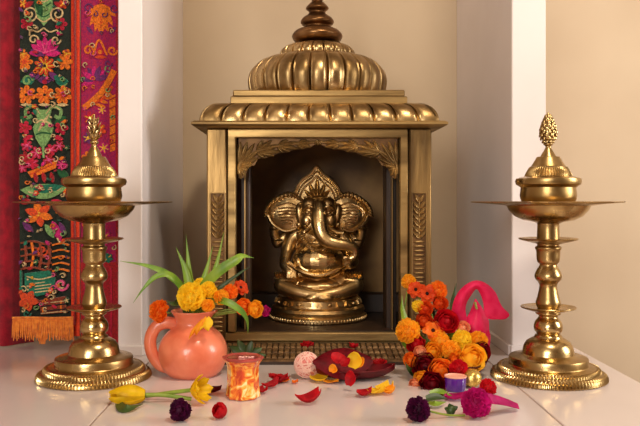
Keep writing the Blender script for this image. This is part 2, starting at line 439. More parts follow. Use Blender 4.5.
fin = [(0.037,0.710),(0.040,0.714),(0.055,0.719),(0.061,0.7285),(0.0605,0.735),(0.053,0.744),(0.040,0.750),(0.033,0.7525),(0.032,0.756),(0.0385,0.761),(0.0405,0.767),(0.036,0.775),(0.025,0.783),(0.0205,0.788),(0.021,0.792),(0.027,0.797),(0.0275,0.801),(0.021,0.809),(0.0145,0.815),(0.0135,0.819),(0.019,0.826),(0.0195,0.832),(0.012,0.842),(0.006,0.853),(0.001,0.862)]
m = MB(); m.lathe(dprof(fin,4), 56, (SX,SYC,0)); m.build('finial', mat('dark_bronze_finial', (150,112,72), 0.28, 1.0, (100,70,42), 20, bump=0.08, rough2=0.4), shrine, angle=60)

# ------------------------------------------------------------------ idol
IY = 1.895; IS = F/IY; IX = (318-CX)/IS
idol = thing('deity_statue', 'bronze elephant-headed deity statue seated on a round plinth inside the shrine', 'statue', (IX, IY, ZF+0.0016))
ZI = ZF+0.0016
def I(px, py, dy=0.0):                                # on the statue's own middle plane; dy to the back
    return Vector(((px-CX)/IS, IY+dy, H-(py-CY)/IS))
u = 1/IS
def lpr(i, a, r, z):
    return r, z
pl = [(0.116,0),(0.119,0.003),(0.119,0.011),(0.116,0.014),(0.112,0.015),(0.113,0.019),(0.115,0.024),(0.112,0.031),(0.106,0.034),(0.104,0.035),(0.104,0.038),(0.099,0.050),(0.099,0.052),(0.1,0.054),(0.097,0.057),(0.01,0.057)]
m = MB(); m.lathe([(r,ZI+z) for r,z in pl], 72, (IX,IY,0))
for k in range(90):
    a = 2*PI*k/90; m.ell((IX+0.119*math.cos(a), IY+0.119*math.sin(a), ZI+0.007), (0.0022,0.0022,0.0048), n=6, m=5)
for k in range(26):                                  # the raised shapes round the upper band
    a = 2*PI*(k+0.5)/26; rot = Matrix.Rotation(a,3,'Z')
    sh = k % 3; c = Vector((IX+0.1025*math.cos(a), IY+0.1025*math.sin(a), ZI+0.044))
    tilt = Matrix.Rotation(-0.4,3,'Y')
    if sh == 0: m.box(c, (0.004,0.007,0.0048), rot=rot@tilt)
    elif sh == 1:
        for q in (-1,1): m.box(c+rot@Vector((0,q*0.004,0)), (0.004,0.0020,0.0052), rot=rot@tilt@Matrix.Rotation(q*0.45,3,'X'))
    else: m.ell(c, (0.005,0.007,0.0045), rot=rot@tilt, n=8, m=6)
m.build('plinth', bronze, idol)
# body: overlapping limbs melted into one continuous skin
B = MB()
def e(px, py, dy, rx, ry, rz, ang=0): B.ell(I(px,py,dy), (rx*u,ry*u,rz*u), Matrix.Rotation(math.radians(ang),3,'Y'), 20, 14)
def limb(pts, sub=5):
    P = smoothpath([I(p[0],p[1],p[2]) for p in pts], sub); R = [p[3]*u for p in pts]; n = len(P)
    rr = [lerp(R[min(int(i/sub),len(R)-1)], R[min(int(i/sub)+1,len(R)-1)], (i%sub)/sub) for i in range(n)]
    B.tube(P, rr, 14)
    for p, r in ((P[0],rr[0]),(P[-1],rr[-1])): B.ell(p, (r,r,r), None, 12, 8)
e(318,250,0.0,23,17,26); e(318,259,-0.040,26,21,17); e(318,235,-0.010,22,15,13)
e(318,284,-0.006,35,27,8.5); e(318,291,-0.02,36,33,6)
e(318,213,-0.032,19,17,17.5); e(309.5,205,-0.050,9,9,8.5); e(326.5,205,-0.050,9,9,8.5); e(307,220,-0.052,6.5,7,7.5); e(329,220,-0.052,6.5,7,7.5); e(318,225,-0.04,14,13,10)
limb([(318,206,-0.068,7.0),(318,214,-0.080,8.0),(318.5,223,-0.088,8.0),(320.5,232,-0.094,7.4),(326,238.5,-0.097,6.7),(335,241.5,-0.098,5.9),(344,243,-0.096,5.2),(351,247,-0.092,4.5),(352,253,-0.090,3.9),(348,255.5,-0.090,3.2)])
limb([(329,228,-0.07,2.6),(335,231,-0.082,2.2),(341,231.5,-0.09,1.5)],4); limb([(308,228,-0.07,2.6),(304,231,-0.082,2.0)],4)
for q in (-1,1):
    X = lambda x: 318+q*x
    limb([(X(12),281,-0.0,11),(X(25),280,-0.03,10.5),(X(35),283,-0.05,9)])           # thigh to knee
    limb([(X(35),284,-0.055,8),(X(20),288.5,-0.078,7.2),(X(2),291,-0.094,5.6),(X(-7),292.5,-0.098,4.4)])   # shin to foot
    e(X(-6),293,-0.1,7.5,4.5,3.4)
    limb([(X(18),231,0.0,7.6),(X(27),241,-0.004,6.8),(X(31),252,-0.018,6.2)])         # front upper arm
    limb([(X(18),228,0.012,6.8),(X(34),238,0.014,6.0),(X(41),243,0.010,5.4)]); limb([(X(41),243,0.010,5.3),(X(44),232,0.0,4.6),(X(42),222,-0.008,4.2)])
    e(X(41.5),219,-0.012,4.8,4,5.5)
limb([(287,252,-0.018,6.0),(285,262,-0.045,5.4),(289,268,-0.062,4.8)]); e(291,270,-0.068,6,4,3.6,20)
limb([(349,252,-0.018,6.0),(352,260,-0.05,5.4),(348,262,-0.072,4.8)]); e(346,260,-0.078,5.5,4.5,4)
for k in range(4): limb([(288+2.4*k,270.5,-0.074,1.5),(288+2.6*k,274.5,-0.078,1.2)],3)
for k in range(4): limb([(342+2.4*k,258,-0.086,1.4),(342+2.6*k,254.5,-0.090,1.2)],3)
for q in (-1,1):                                      # eyes and brows
    limb([(318+q*5,208,-0.078,1.3),(318+q*10,205.5,-0.078,1.5),(318+q*16,210,-0.066,1.2)],4)
    for k in range(4): limb([(318+q*41.5-3+2*k,217,-0.02,1.3),(318+q*41.5-3+2*k,212,-0.022,1.1)],3)
tmp = B.build('body', bronze, None)
md = tmp.modifiers.new('r','REMESH'); md.mode = 'VOXEL'; md.voxel_size = 0.0017
sm = tmp.modifiers.new('s','SMOOTH'); sm.factor = 0.5; sm.iterations = 3
dg = bpy.context.evaluated_depsgraph_get(); me = bpy.data.meshes.new_from_object(tmp.evaluated_get(dg)); bpy.data.objects.remove(tmp)
me.transform(Matrix.Translation(-Vector(idol.location))); me.polygons.foreach_set('use_smooth',[True]*len(me.polygons))
if not me.materials: me.materials.append(bronze)
body = bpy.data.objects.new('body', me); C.objects.link(body); body.parent = idol
# ears
for q in (-1,1):
    X = lambda x: 318+q*x
    outl = [(14,205),(20,198),(30,195.5),(42,200),(50,207),(51.5,215),(48,222),(42,227),(33,231),(24,229),(17,224)]
    m = MB()
    cx, cy = 31, 213
    def fn(s, t):
        k = t*len(outl); i = int(k) % len(outl); f = k-int(k)
        a, b2 = outl[i], outl[(i+1)%len(outl)]
        x, y = lerp(a[0],b2[0],f), lerp(a[1],b2[1],f)
        return I(X(lerp(cx,x,s)), lerp(cy,y,s), -0.022+0.014*(s**2)*((lerp(cx,x,s)-14)/36)-0.004*(1-s))
    m.grid(fn, 8, 56, 0, 0.008)
    rim = [(15,202),(21,197),(30,194.5),(42,199),(50.5,207),(52,215)]
    P = smoothpath([I(X(x),y,-0.020) for x,y in rim], 6)
    m.tube(P, 0.0055, 8)
    for i, p in enumerate(P):
        if i % 2 == 0: m.ell(p+Vector((0,-0.004,0)), (0.0040,0.005,0.0085), Matrix.Rotation(q*math.radians(lerp(40,-60,i/len(P))),3,'Y'), 8, 6)
    inner = smoothpath([I(X(x),y,-0.027) for x,y in ((21,206),(30,203),(41,207),(46,213))], 5); m.tube(inner, 0.0022, 6)
    for k in range(6):
        y = 207.5+k*3.1; w = 9.5-1.2*abs(k-1)
        m.tube([I(X(31-w),y+1,-0.026), I(X(31),y,-0.031), I(X(31+w),y+1.2,-0.027)], 0.0024, 6)
    lob = smoothpath([I(X(x),y,-0.022) for x,y in ((50,214),(46,222),(40,227),(32,230.5),(22,228))], 5); m.tube(lob, 0.0035, 7)
    m.build('ear', bronze, idol)
    m = MB(); m.ell(I(X(18.5),214,-0.035), (4.2*u,5*u,11*u), Matrix.Rotation(q*0.12,3,'Y'), 14, 10); m.ell(I(X(19),224,-0.036),(3*u,3*u,3*u)); m.build('ear_ornament', bronze, idol)
# crown
oc = [(295,207),(294,197),(297,187),(303,179.5),(310,174.5),(316.5,167.5),(323,174.5),(331,180.5),(337,187.5),(340,197),(339,206)]
m = MB(); cp = [(317+(x-317)*0.98, y) for x,y in oc]
m.prism(cp, lambda x,y,d: I(x,y,d), -0.018, 0.012)
m.tube(smoothpath([I(x,y,-0.018) for x,y in oc],6), 0.0045, 8)
m.tube(smoothpath([I(317+(x-317)*0.76, 207+(y-207)*0.78, -0.021) for x,y in oc],6), 0.0026, 8)
for x, y in oc[1:-1]:
    pass
for i, p in enumerate(smoothpath([I(317+(x-317)*0.88, 207+(y-207)*0.89, -0.021) for x,y in oc],4)):
    m.ell(p, (0.003,0.004,0.003), None, 8, 6)
for k in range(7):
    a = math.radians(-66+22*k); leaf3(m, I(317,203,-0.019), Vector((math.sin(a),0,math.cos(a))), 0.064-0.009*abs(k-3), 0.0068, NF, 0.009)
for k in range(5):
    a = math.radians(-50+25*k); leaf3(m, I(317,201,-0.026), Vector((math.sin(a),0,math.cos(a))), 0.030, 0.0050, NF, 0.007)
for k in range(11):
    x = 300+3.4*k; m.ell(I(x, 201.5-0.02*(x-317)**2*-1*0.35, -0.05-0.012*(1-((x-317)/17)**2)), (0.0038,0.0038,0.0045), None, 8, 6)
m.build('crown', bronze, idol)
# necklaces, sash and ornaments
from mathutils.bvhtree import BVHTree
bv = BVHTree.FromPolygons([v.co+Vector(idol.location) for v in me.vertices], [list(p.vertices) for p in me.polygons])
def on(px, py, lift=0.001, far=None):
    p = W(px, py, 1.6); o = Vector((0,0,H)); d = (p-o).normalized()
    hit = bv.ray_cast(o, d)
    if hit[0] is None: return None
    return hit[0]-d*lift if (far is None or hit[0].y > far) else None
for w, dpt, r, n in ((16,14,1.3,30),(20,20,1.7,30)):
    m = MB(); P = [on(318+w*(-1+2*k/n), 231+dpt*(1-(-1+2*k/n)**2), 0.001, IY-0.078) for k in range(n+1)]; P = [p for p in P if p]
    for p in P:
        m.ell(p, (r*u,)*3, None, 8, 6)
    m.tube(P, 0.7*u, 6); m.build('necklace', bronze, idol)
m = MB()
for w, y, dpt, r in ((30,262,13,1.7),(31,266,13.5,1.3)):
    P = [on(318+w*(-1+2*k/24), y+dpt*(1-(-1+2*k/24)**2), 0.0005) for k in range(25)]; P = [p for p in P if p]
    if len(P) > 3: m.tube(P, r*u, 8)
P = [on(x,y,0.0005) for x,y in ((300,240),(297,248),(297,258),(301,267),(308,271))]; P = [p for p in P if p]
if len(P) > 2: m.tube(smoothpath(P,4), 1.2*u, 6)
p = on(318,261)
if p:
    m.tube([on(318+3*math.cos(a)*0.9-0.5, 257+2.6*math.sin(a), 0.0003) for a in [PI*0.1+k*PI*1.3/9 for k in range(10)]], 0.6*u, 6)
m.build('sash', bronze, idol)
for q in (-1,1):                                      # almond eyes with rims
    m = MB(); P = [on(318+q*10.5+4.0*math.cos(a), 212.5+2.5*math.sin(a), 0.0008) for a in [2*PI*k/18 for k in range(19)]]
    m.tube([p for p in P if p], 0.8*u, 6); p = on(318+q*10.5, 212.5, 0)
    m.ell(p, (2.3*u,1.5*u,1.7*u), None, 10, 8); m.build('eye', bronze, idol)
m = MB()                                              # lines on the brow
for x in (-4,0,4): m.tube([p for p in [on(318+x*0.9, 199+3*k, 0.0004) for k in range(4)] if p], 0.6*u, 6)
m.build('brow_mark', bronze, idol)
for q in (-1,1):                                      # pleated cloth over each knee
    m = MB()
    for k in range(8):
        x = 318+q*(26+2.2*k); m.ell(I(x, 273.5+0.10*(k-3)**2*0.4, -0.056+0.002*k), (1.3*u,5*u,4.6*u), Matrix.Rotation(q*0.15*(k-3)*0.6,3,'Y'), 8, 8)
    m.tube([I(318+q*25,277,-0.062), I(318+q*34,278,-0.066), I(318+q*43,276,-0.05)], 1.3*u, 8)
    m.build('pleated_cloth', bronze, idol)
for q in (-1,1):
    m = MB(); m.lathe([(5.5*u,-0.003),(6.6*u,0),(5.5*u,0.003)], 20, I(318+q*40.5,240,0.008)); m.build('bangle', bronze, idol)
    m = MB(); m.lathe([(5.0*u,-0.003),(6.2*u,0),(5.0*u,0.003)], 20, I(318+q*44,229,-0.002)); m.build('bangle', bronze, idol)

# ------------------------------------------------------------------ brass oil lamps
LS = 534.0
def zy(y): return H-(y-CY)/LS
def lp(pts, n=3, smooth=True):
    if not smooth: return [(hw/LS, z) for hw, z in pts]
    p = smoothpath([(hw/LS,0,zy(y)) for y,hw in pts], n); return [(max(q.x,0.0004), max(q.z,0.0)) for q in p]
def oil_lamp(label, cone):
    t = thing('oil_lamp', label, 'oil lamp', (0,0,0), 'brass oil lamps flanking the shrine')
    base = [(0.055,0.0),(0.1045,0.0),(0.1072,0.0022),(0.1066,0.0070),(0.1040,0.0115),(0.1000,0.0142),(0.0975,0.0138),(0.0960,0.0150),(0.0940,0.0195),(0.0905,0.0228),(0.0880,0.0232),(0.0860,0.0228),(0.0825,0.0244),(0.0765,0.0245),(0.0745,0.0255),(0.0735,0.027),(0.0735,0.037),(0.0725,0.0395),(0.069,0.041),(0.060,0.0425),(0.052,0.044),(0.0485,0.046),(0.0475,0.052),(0.0455,0.060),(0.0405,0.068),(0.032,0.0735),(0.0265,0.076),(0.025,0.0795),(0.0235,0.081),(0.0195,0.082)]
    base = [(r_*0.975, z_) for r_, z_ in base]
    NB = 96
    def bm_(i, a, r, z):
        q = math.sin(NB*a)
        if i in (2,3,4): return r+0.0019*q, z+0.0006*q*(i > 2)
        if i in (8,9): return r+0.0017*q, z+0.0009*q
        return r, z
    m = MB(); m.lathe(base, NB*6, (0,0,0), bm_); m.build('base', brass, t, local=True, angle=28)
    st = [(334.5,11),(333,11.5),(330.5,13.4),(326,14),(321,12.4),(317.5,9.6),(315.5,9.6),(314,12),(312,12.2),(310,9.5),(307,11),(303,12.2),(296,10.4),(288,8.6),(284.5,8.6),(282,10),(279,12.6),(275,13.2),(270,11.2),(266,8.8),(264,8.6),(262,10.6),(258,11.3),(251,11.6),(249,12.6),(247,12.6),(245.5,10.5),(243,11),(238,11),(226,10.6),(221,11.5)]
    m = MB(); m.lathe(lp(st,3), 56); m.build('stem', brass, t, local=True, angle=50)
    def plate(y, r, th=3.0):
        z = zy(y); R = r/LS
        m = MB(); m.lathe([(9.5/LS,z-0.010),(13/LS,z-0.0085),(R*0.8,z-0.004),(R*0.97,z-0.0012),(R,z+0.0006),(R*0.985,z+0.0018),(R*0.8,z-0.0008),(12/LS,z-0.003),(10/LS,z-0.002)], 64)
        m.build('drip_plate', brass, t, local=True, angle=50)
    plate(307.5,27); plate(239,29)
    # the oil dish: round bowl whose flat rim is drawn out into six pointed wick spouts
    zd = zy(202.5)
    ds = [(10.8/LS,zy(223.5)),(14/LS,zy(222)),(25/LS,zy(220)),(33/LS,zy(216)),(38.5/LS,zy(210)),(40.5/LS,zd-0.006),(47/LS,zd-0.0042),(77/LS,zd-0.0002),(78/LS,zd+0.0013),(76.5/LS,zd+0.0022),(45/LS,zd+0.001),(37/LS,zd-0.006),(20/LS,zd-0.02),(8/LS,zd-0.022)]
    def star(i, a, r, z):
        if i in (7,8,9):
            e = abs(((a*6/(2*PI)+0.5) % 1.0)-0.5)*2
            return r*(1-0.24*(1-(1-e)**1.5)), z
        return r, z
    m = MB(); m.lathe(ds, 180, (0,0,0), star); m.build('oil_dish', brass, t, local=True, angle=50)
    lid = [(203,25),(200,26.5),(196,27.6),(191,27),(187.5,26.6),(186,28.5),(184.5,31.2),(181.5,32),(178.6,31.2),(177.6,28),(176.4,23),(175.6,22.4),(172,20.8),(168,18.6),(166.8,18.0),(166.2,16.6),(163,14.6),(160,12.8),(157.6,11.6),(156.8,11.0),(156.4,8)]
    pr = [(hw/LS, zy(y)) for y,hw in lid]
    def lm(i, a, r, z):
        if i in (11,12,13): return r*(1+0.03*math.sin(54*a)), z
        return r, z
    m = MB(); m.lathe(pr, 54*6, (0,0,0), lm)
    m.build('lid', brass, t, local=True, angle=32)
    m = MB()
    if cone:
        m.lathe(lp([(157,8),(154,6.4),(151,4.6),(148,3),(146,2.8),(145,4.4),(143.5,4.6),(142.5,3)],2), 32)
        zc0, zc1 = zy(143), zy(112)
        def cm(s): return (7.6*math.sin(PI*min(1,s*1.02)**0.62)**0.75+0.4)/LS
        m.lathe([(max(cm(k/14)*0.9,0.0006), lerp(zc0,zc1,k/14)) for k in range(15)], 24)
        for k in range(9):
            s = 0.06+0.86*k/8.6; nn = 9 if s < 0.6 else 7
            for j in range(nn):
                a = 2*PI*(j+0.5*(k%2))/nn; r = cm(s); c = Vector((r*math.cos(a), r*math.sin(a), lerp(zc0,zc1,s)))
                m.ell(c, (0.0020,0.0033,0.0046), Matrix.Rotation(a,3,'Z')@Matrix.Rotation(-0.35,3,'Y'), 8, 6)
    else:
        m.lathe(lp([(157,8),(154,6.8),(150,5),(146.5,3),(144.5,2.6),(143,4.2),(141.5,4.2),(140,2.6)],2), 32)
        zc0, zc1 = zy(141), zy(114)
        m.lathe([(0.0052,zc0),(0.007,lerp(zc0,zc1,0.2)),(0.0062,lerp(zc0,zc1,0.45)),(0.004,lerp(zc0,zc1,0.75)),(0.0008,zc1)], 20)
        for k, (s, L, nn) in enumerate(((0.02,0.021,6),(0.2,0.02,6),(0.4,0.018,5),(0.6,0.016,4))):
            for j in range(nn):
                a = 2*PI*(j+0.5*(k%2))/nn; o = Vector((math.cos(a),math.sin(a),0)); b0 = Vector((0,0,lerp(zc0,zc1,s)))+o*0.004
                leaf3(m, b0, o*0.45+Vector((0,0,0.9)), L, 0.004, (o*0.9-Vector((0,0,0.45))).normalized(), 0.003)
    m.build('finial', brass, t, local=True, angle=50)
    return t
LA = oil_lamp('brass oil lamp with leafy finial standing in front of the embroidered hangings', False)
LA.location = (-0.386, 1.444, 0)
LB = oil_lamp('brass oil lamp with pinecone finial standing in front of the right pier', True)
LB.location = (0.4655, 1.444, 0)
LA.rotation_euler.z = math.radians(12)

# ------------------------------------------------------------------ textiles
redcl = mat('crimson_curtain_cloth', (158,7,34), 0.7, 0, (116,4,26), 40, bump=0.3, bscale=200, sheen=0.4, spec=0.2)
redcl2 = mat('scarlet_border_cloth', (200,26,24), 0.75, 0, (160,12,24), 40, bump=0.2, bscale=300, sheen=0.3, spec=0.2)
def th(name, c, c2=None): return mat('thread_'+name, c, 0.7, 0, c2 or tuple(int(x*0.72) for x in c), 260, bump=0.6, bscale=420, sheen=0.3, spec=0.25)
TH = dict(ground=th('black_green',(22,36,24)), mag_ground=th('plum',(176,22,70),(136,16,84)), green=th('pale_green',(130,176,104)), teal=th('teal',(20,120,92)), dgreen=th('leaf_green',(24,92,48)),
          crim=th('crimson',(206,16,60)), magenta=th('magenta',(216,24,120)), orange=th('orange',(246,124,22)), ored=th('orange_red',(228,74,24)), yellow=th('yellow',(248,190,50)),
          cream=th('cream',(226,196,140)), purple=th('violet',(112,40,110)), border=th('vermilion',(236,74,26),(204,44,22)), redb=th('red',(176,18,30)), black=th('black',(22,14,18)), pinkt=th('pink',(236,84,140)), rust=th('rust',(150,60,30)))
TN = list(TH); TM = [TH[k] for k in TN]
HY = 1.725
class Emb:
    def __init__(s, x0, x1, wave): s.m = MB(); s.x0 = x0; s.x1 = x1; s.wave = wave; s.k = 0
    def P(s, x, y, d): 
        p = W(x, y, HY); p.y = HY-d+s.wave(x, y); return p
    def sheet(s, y0, y1, col, nx=24, ny=40, x0=None, x1=None, d=0.0, th_=0.003):
        a = s.x0 if x0 is None else x0; b2 = s.x1 if x1 is None else x1
        s.m.grid(lambda i, j: s.P(lerp(a,b2,i), lerp(y0,y1,j), d), nx, ny, TN.index(col), th_)
    def poly(s, pts, col):
        s.k += 1; d = 0.002+0.00002*s.k+0.0006*(s.k % 3)
        pts = [(min(max(x,s.x0+0.5),s.x1-0.5),y) for x,y in pts]
        s.m.prism(pts, lambda x,y,q: s.P(x,y,q), d, 0.0008, TN.index(col))
    def rose(s, x, y, r, n, col, cc=None, rot=0, inner=0.45, sy=1.0):
        pts = []
        for k in range(n*8):
            a = 2*PI*k/(n*8)+rot; rr = r*(inner+(1-inner)*abs(math.cos(n*(a-rot)/2))**0.6); pts.append((x+rr*math.cos(a), y+rr*math.sin(a)*sy))
        s.poly(pts, col)
        for k in range(n):
            a = 2*PI*k/n+rot; s.line([(x+r*0.25*math.cos(a),y+r*0.25*math.sin(a)*sy),(x+r*0.8*math.cos(a),y+r*0.8*math.sin(a)*sy)], 0.45, cc or 'black')
        if cc: s.disc(x, y, r*0.28, cc)
    def disc(s, x, y, r, col, sy=1.0): s.poly([(x+r*math.cos(2*PI*k/14), y+r*sy*math.sin(2*PI*k/14)) for k in range(14)], col)
    def leaf(s, x0, y0, x1, y1, w, col, bend=0.0):
        dx, dy = x1-x0, y1-y0; L = math.hypot(dx,dy); nx, ny = -dy/L, dx/L; A = []; Bq = []
        for k in range(9):
            t = k/8; ww = w*math.sin(PI*t)**0.8; cx = x0+dx*t+nx*bend*math.sin(PI*t); cy = y0+dy*t+ny*bend*math.sin(PI*t)
            A.append((cx+nx*ww,cy+ny*ww)); Bq.append((cx-nx*ww,cy-ny*ww))
        s.poly(A+Bq[::-1][1:-1], col)
    def line(s, pts, w, col, n=5):
        P = smoothpath([(x,y,0) for x,y in pts], n) if len(pts) > 2 else [Vector((x,y,0)) for x,y in pts]
        A = []; Bq = []
        for i, p in enumerate(P):
            t = (P[min(i+1,len(P)-1)]-P[max(i-1,0)]); t = t.normalized() if t.length > 1e-6 else Vector((1,0,0))
            A.append((p.x-t.y*w, p.y+t.x*w)); Bq.append((p.x+t.y*w, p.y-t.x*w))
        s.k += 1; d = 0.0024+0.00002*s.k+0.0006*(s.k % 3); ti = TN.index(col)
        cl = lambda x: min(max(x,s.x0+0.5),s.x1-0.5)
        for i in range(len(P)-1):
            q = [A[i],A[i+1],Bq[i+1],Bq[i]]
            s.m.add([s.P(cl(x),y,d) for x,y in q]+[s.P(cl(x),y,0.0008) for x,y in q], [[0,1,2,3],[0,4,5,1],[2,6,7,3],[1,5,6,2],[3,7,4,0]], ti)
    def scroll(s, x, y, r, turns, w, col, a0=0, sg=1):
        s.line([(x+r*(1-0.75*k/14)*math.cos(a0+sg*2*PI*turns*k/14), y+r*(1-0.75*k/14)*math.sin(a0+sg*2*PI*turns*k/14)) for k in range(15)], w, col, 2)
# plain crimson curtain at the far left
m = MB()
def cur(i, j):
    x = lerp(-70, 27, i); y = lerp(-60, 347, j)
    p = W(x, y, 1.74); p.y = 1.752-0.020*math.cos((x-4)/36*2*PI)-0.004*math.sin(x/9.0+y/70)+0.006*math.sin(y/60+x/20)
    if x > 19: p.y += 0.0025*(x-19)
    p.z = max(p.z, 0.004); return p
m.grid(cur, 70, 60, 0, 0.003)
cu = tag(rebase(m.build('curtain', redcl, angle=80), (-0.77,1.75,0.004)), 'plain crimson curtain hanging at the far left beside the embroidered cloth', 'curtain')

E = Emb(20, 80, lambda x,y: 0.0018*math.sin(y/38.0)+0.0016*math.cos(x/9.0))
E.sheet(-60, 322, 'ground', x1=72); E.sheet(-60, 336, 'border', x0=71.5, x1=80, nx=5, d=0.002)
e_ = E
for y0, sc in ((0,1),):
    e_.leaf(44,-16,44,26,9,'green'); e_.leaf(36,-8,42,18,3.5,'dgreen'); e_.leaf(52,-8,46,18,3.5,'dgreen')
    for k in range(5): e_.line([(37,-2+5*k),(44,2+5*k),(51,-2+5*k)], 0.6, 'dgreen' if k % 2 else 'cream')
    for q in (-1,1):
        e_.scroll(44+q*14,14,8,1.4,0.8,'cream',PI/2,q); e_.rose(44+q*17,24,6.5,5,'crim','redb'); e_.leaf(44+q*10,2,44+q*20,8,2.6,'redb'); e_.rose(44+q*20,4,5,5,'ored','yellow')
        e_.line([(44,28),(44+q*6,32),(44+q*13,30),(44+q*14,36)],0.7,'cream')
for k in range(7):
    a = math.radians(-90+(k-3)*29); e_.leaf(45,54,45+16*math.cos(a),54+18*math.sin(a),3.2,'magenta')
for k in range(6):
    a = math.radians(-90+(k-2.5)*29); e_.line([(45,53),(45+11*math.cos(a),53+12*math.sin(a))],0.5,'pinkt')
e_.leaf(31,50,45,56,2.5,'purple'); e_.leaf(59,50,45,56,2.5,'purple')
for q in (-1,1):
    e_.rose(45+q*20,62,8.5,6,'orange','ored'); e_.rose(45+q*22,54,5,5,'orange','yellow')
    e_.leaf(45+q*9,76,45+q*24,82,4.6,'teal',q*2); e_.scroll(45+q*17,81,5.5,1.2,1.0,'green',0,q); e_.leaf(45+q*4,72,45+q*13,80,3,'purple'); e_.scroll(45+q*11,40,5,1.1,0.7,'cream',0,q)
e_.rose(45,66,10.5,9,'ored','yellow'); e_.disc(45,66,1.6,'black')
e_.leaf(38,80,52,80,4,'purple'); e_.disc(45,82,2.4,'crim')
for x in (27,45,63): e_.rose(x,95,9.6,7,'orange','ored',0.3,0.55); e_.disc(x,95,1.5,'black'); e_.leaf(x-6,105,x+6,105,1.6,'cream')
# jug with scrolled handles
e_.poly([(36,110),(52,110),(50,118),(54,128),(51,139),(46,147),(42,147),(37,139),(34,128),(38,118)],'green')
for k in range(7): e_.line([(37,116+3.8*k),(43,112+4.2*k),(52,118+3.2*k)],0.8,'dgreen' if k % 2 else 'cream')
e_.leaf(40,116,49,138,2.6,'dgreen'); e_.leaf(50,114,39,132,1.6,'cream'); e_.line([(40,140),(46,128),(50,118)],0.9,'dgreen')
for q in (-1,1):
    e_.line([(44+q*3,114),(44+q*9,107),(44+q*17,110),(44+q*16,118),(44+q*11,116)],1.6,'green'); e_.line([(44+q*3,114),(44+q*9,107),(44+q*17,110)],0.5,'cream')
    e_.leaf(44+q*11,124,44+q*23,117,4,'dgreen'); e_.rose(44+q*18,128,7,5,'crim','redb'); e_.leaf(44+q*10,136,44+q*20,140,2.4,'crim'); e_.line([(44+q*10,140),(44+q*17,135),(44+q*22,120)],0.6,'cream')
r = random.Random(4)
for x,y,rr,c in ((28,146,6,'crim'),(38,153,6.5,'crim'),(27,158,6.5,'redb'),(52,150,6,'crim'),(60,146,5.5,'redb'),(34,164,6,'crim'),(50,160,6,'redb'),(24,168,5,'crim')):
    e_.rose(x,y,rr,6,c,'pinkt',r.random()); 
for k in range(6): e_.scroll(24+8*k,148+r.random()*14,3.2,0.9,0.45,'cream',r.random()*6,1)
e_.rose(63,165,5.5,8,'magenta','pinkt'); e_.poly([(29,172),(52,163),(58,160),(57,168),(50,171),(33,178)],'orange'); e_.line([(31,175),(55,164)],0.5,'ored'); e_.line([(44,142),(45,158)],1,'green')
for x in (36,44,52): e_.leaf(x,172,x+2,183,2,'redb')
e_.leaf(58,170,70,178,4,'dgreen'); e_.leaf(22,190,68,188,7.5,'green',2.5); e_.leaf(34,189,64,186,4.5,'teal',1.5); e_.line([(24,190),(40,194),(60,192)],0.6,'cream'); e_.scroll(58,187,4,1,0.5,'cream',0,1)
for k in range(6):
    a = math.radians(20+60*k); e_.leaf(40,214,40+14*math.cos(a),214+13*math.sin(a),3.6,'ored' if k % 2 else 'orange')
e_.leaf(22,203,32,200,3,'redb'); e_.leaf(52,200,66,205,3,'crim'); e_.disc(40,214,2.2,'yellow')
e_.leaf(46,224,55,238,3,'green'); e_.leaf(53,221,62,241,4.2,'magenta'); e_.leaf(60,222,66,234,2.5,'purple'); e_.line([(58,238),(62,243),(67,240)],0.7,'cream'); e_.leaf(24,222,34,232,3,'purple')
for k in range(5):
    y = 243+6.5*k; e_.line([(22,y),(34,y-2),(46,y+1),(52,y)],0.9,'rust'); e_.line([(53,y+2),(62,y),(70,y+2)],0.8,'orange')
for x in (26,33,41,49): e_.line([(x,242),(x+1.5,256),(x-1,269)],1.1,'rust' if x != 33 else 'orange')
e_.scroll(43,250,6,1.2,0.8,'ored',0,1)
e_.poly([(26,273),(50,270),(56,278),(54,292),(38,296),(26,290)],'teal'); e_.line([(28,276),(40,279),(54,276)],0.6,'cream'); 
for k in range(4): e_.line([(36,283+3*k),(52,281+3*k)],0.5,'cream'); e_.disc(29,279+3.4*k,0.9,'cream')
e_.scroll(62,284,7,1.1,1.0,'pinkt',0,1); e_.scroll(62,284,4,1.0,0.7,'cream',1,1); e_.line([(22,270),(22,296)],1,'teal')
for k in range(5):
    a = math.radians(10+72*k); e_.leaf(29,300,29+11*math.cos(a),300+11*math.sin(a),3.6,'ored')
e_.poly([(40,300),(66,296),(67,312),(42,314)],'rust')
for k in range(4): e_.line([(44+6*k,300),(44+6*k,312)],0.8,'orange'); 
for k in range(3): e_.line([(42,301+5*k),(67,298.5+5*k)],0.7,'black'); e_.line([(42,303+5*k),(67,300.5+5*k)],0.4,'cream')
e_.scroll(28,313,4,1,0.6,'teal',0,1)
for k in range(46):
    x = r.uniform(22,69); y = r.uniform(-2,312); c_ = r.choice(['crim','ored','redb','dgreen','purple','teal','magenta','orange'])
    if r.random() < 0.5: e_.rose(x,y,r.uniform(1.8,3.2),5,c_,r.choice(['cream','yellow','pinkt']),r.random())
    else: a = r.random()*6; e_.leaf(x,y,x+6*math.cos(a),y+6*math.sin(a),1.5,c_)
for k in range(50): e_.scroll(r.uniform(22,69),r.uniform(0,312),r.uniform(1.8,3.6),0.9,0.4,r.choice(['cream','cream','green','pinkt','orange']),r.random()*6,1)
for k in range(60):                                   # small filling stitches
    x = r.uniform(22,69); y = r.uniform(0,312); a = r.random()*6; e_.line([(x,y),(x+2.4*math.cos(a),y+2.4*math.sin(a))],0.4,r.choice(['cream','green','crim','orange','teal','purple']))
for q in range(8): e_.line([(76,-60+48*q),(76.4,-36+48*q),(75.8,-12+48*q)],0.5,'redb')
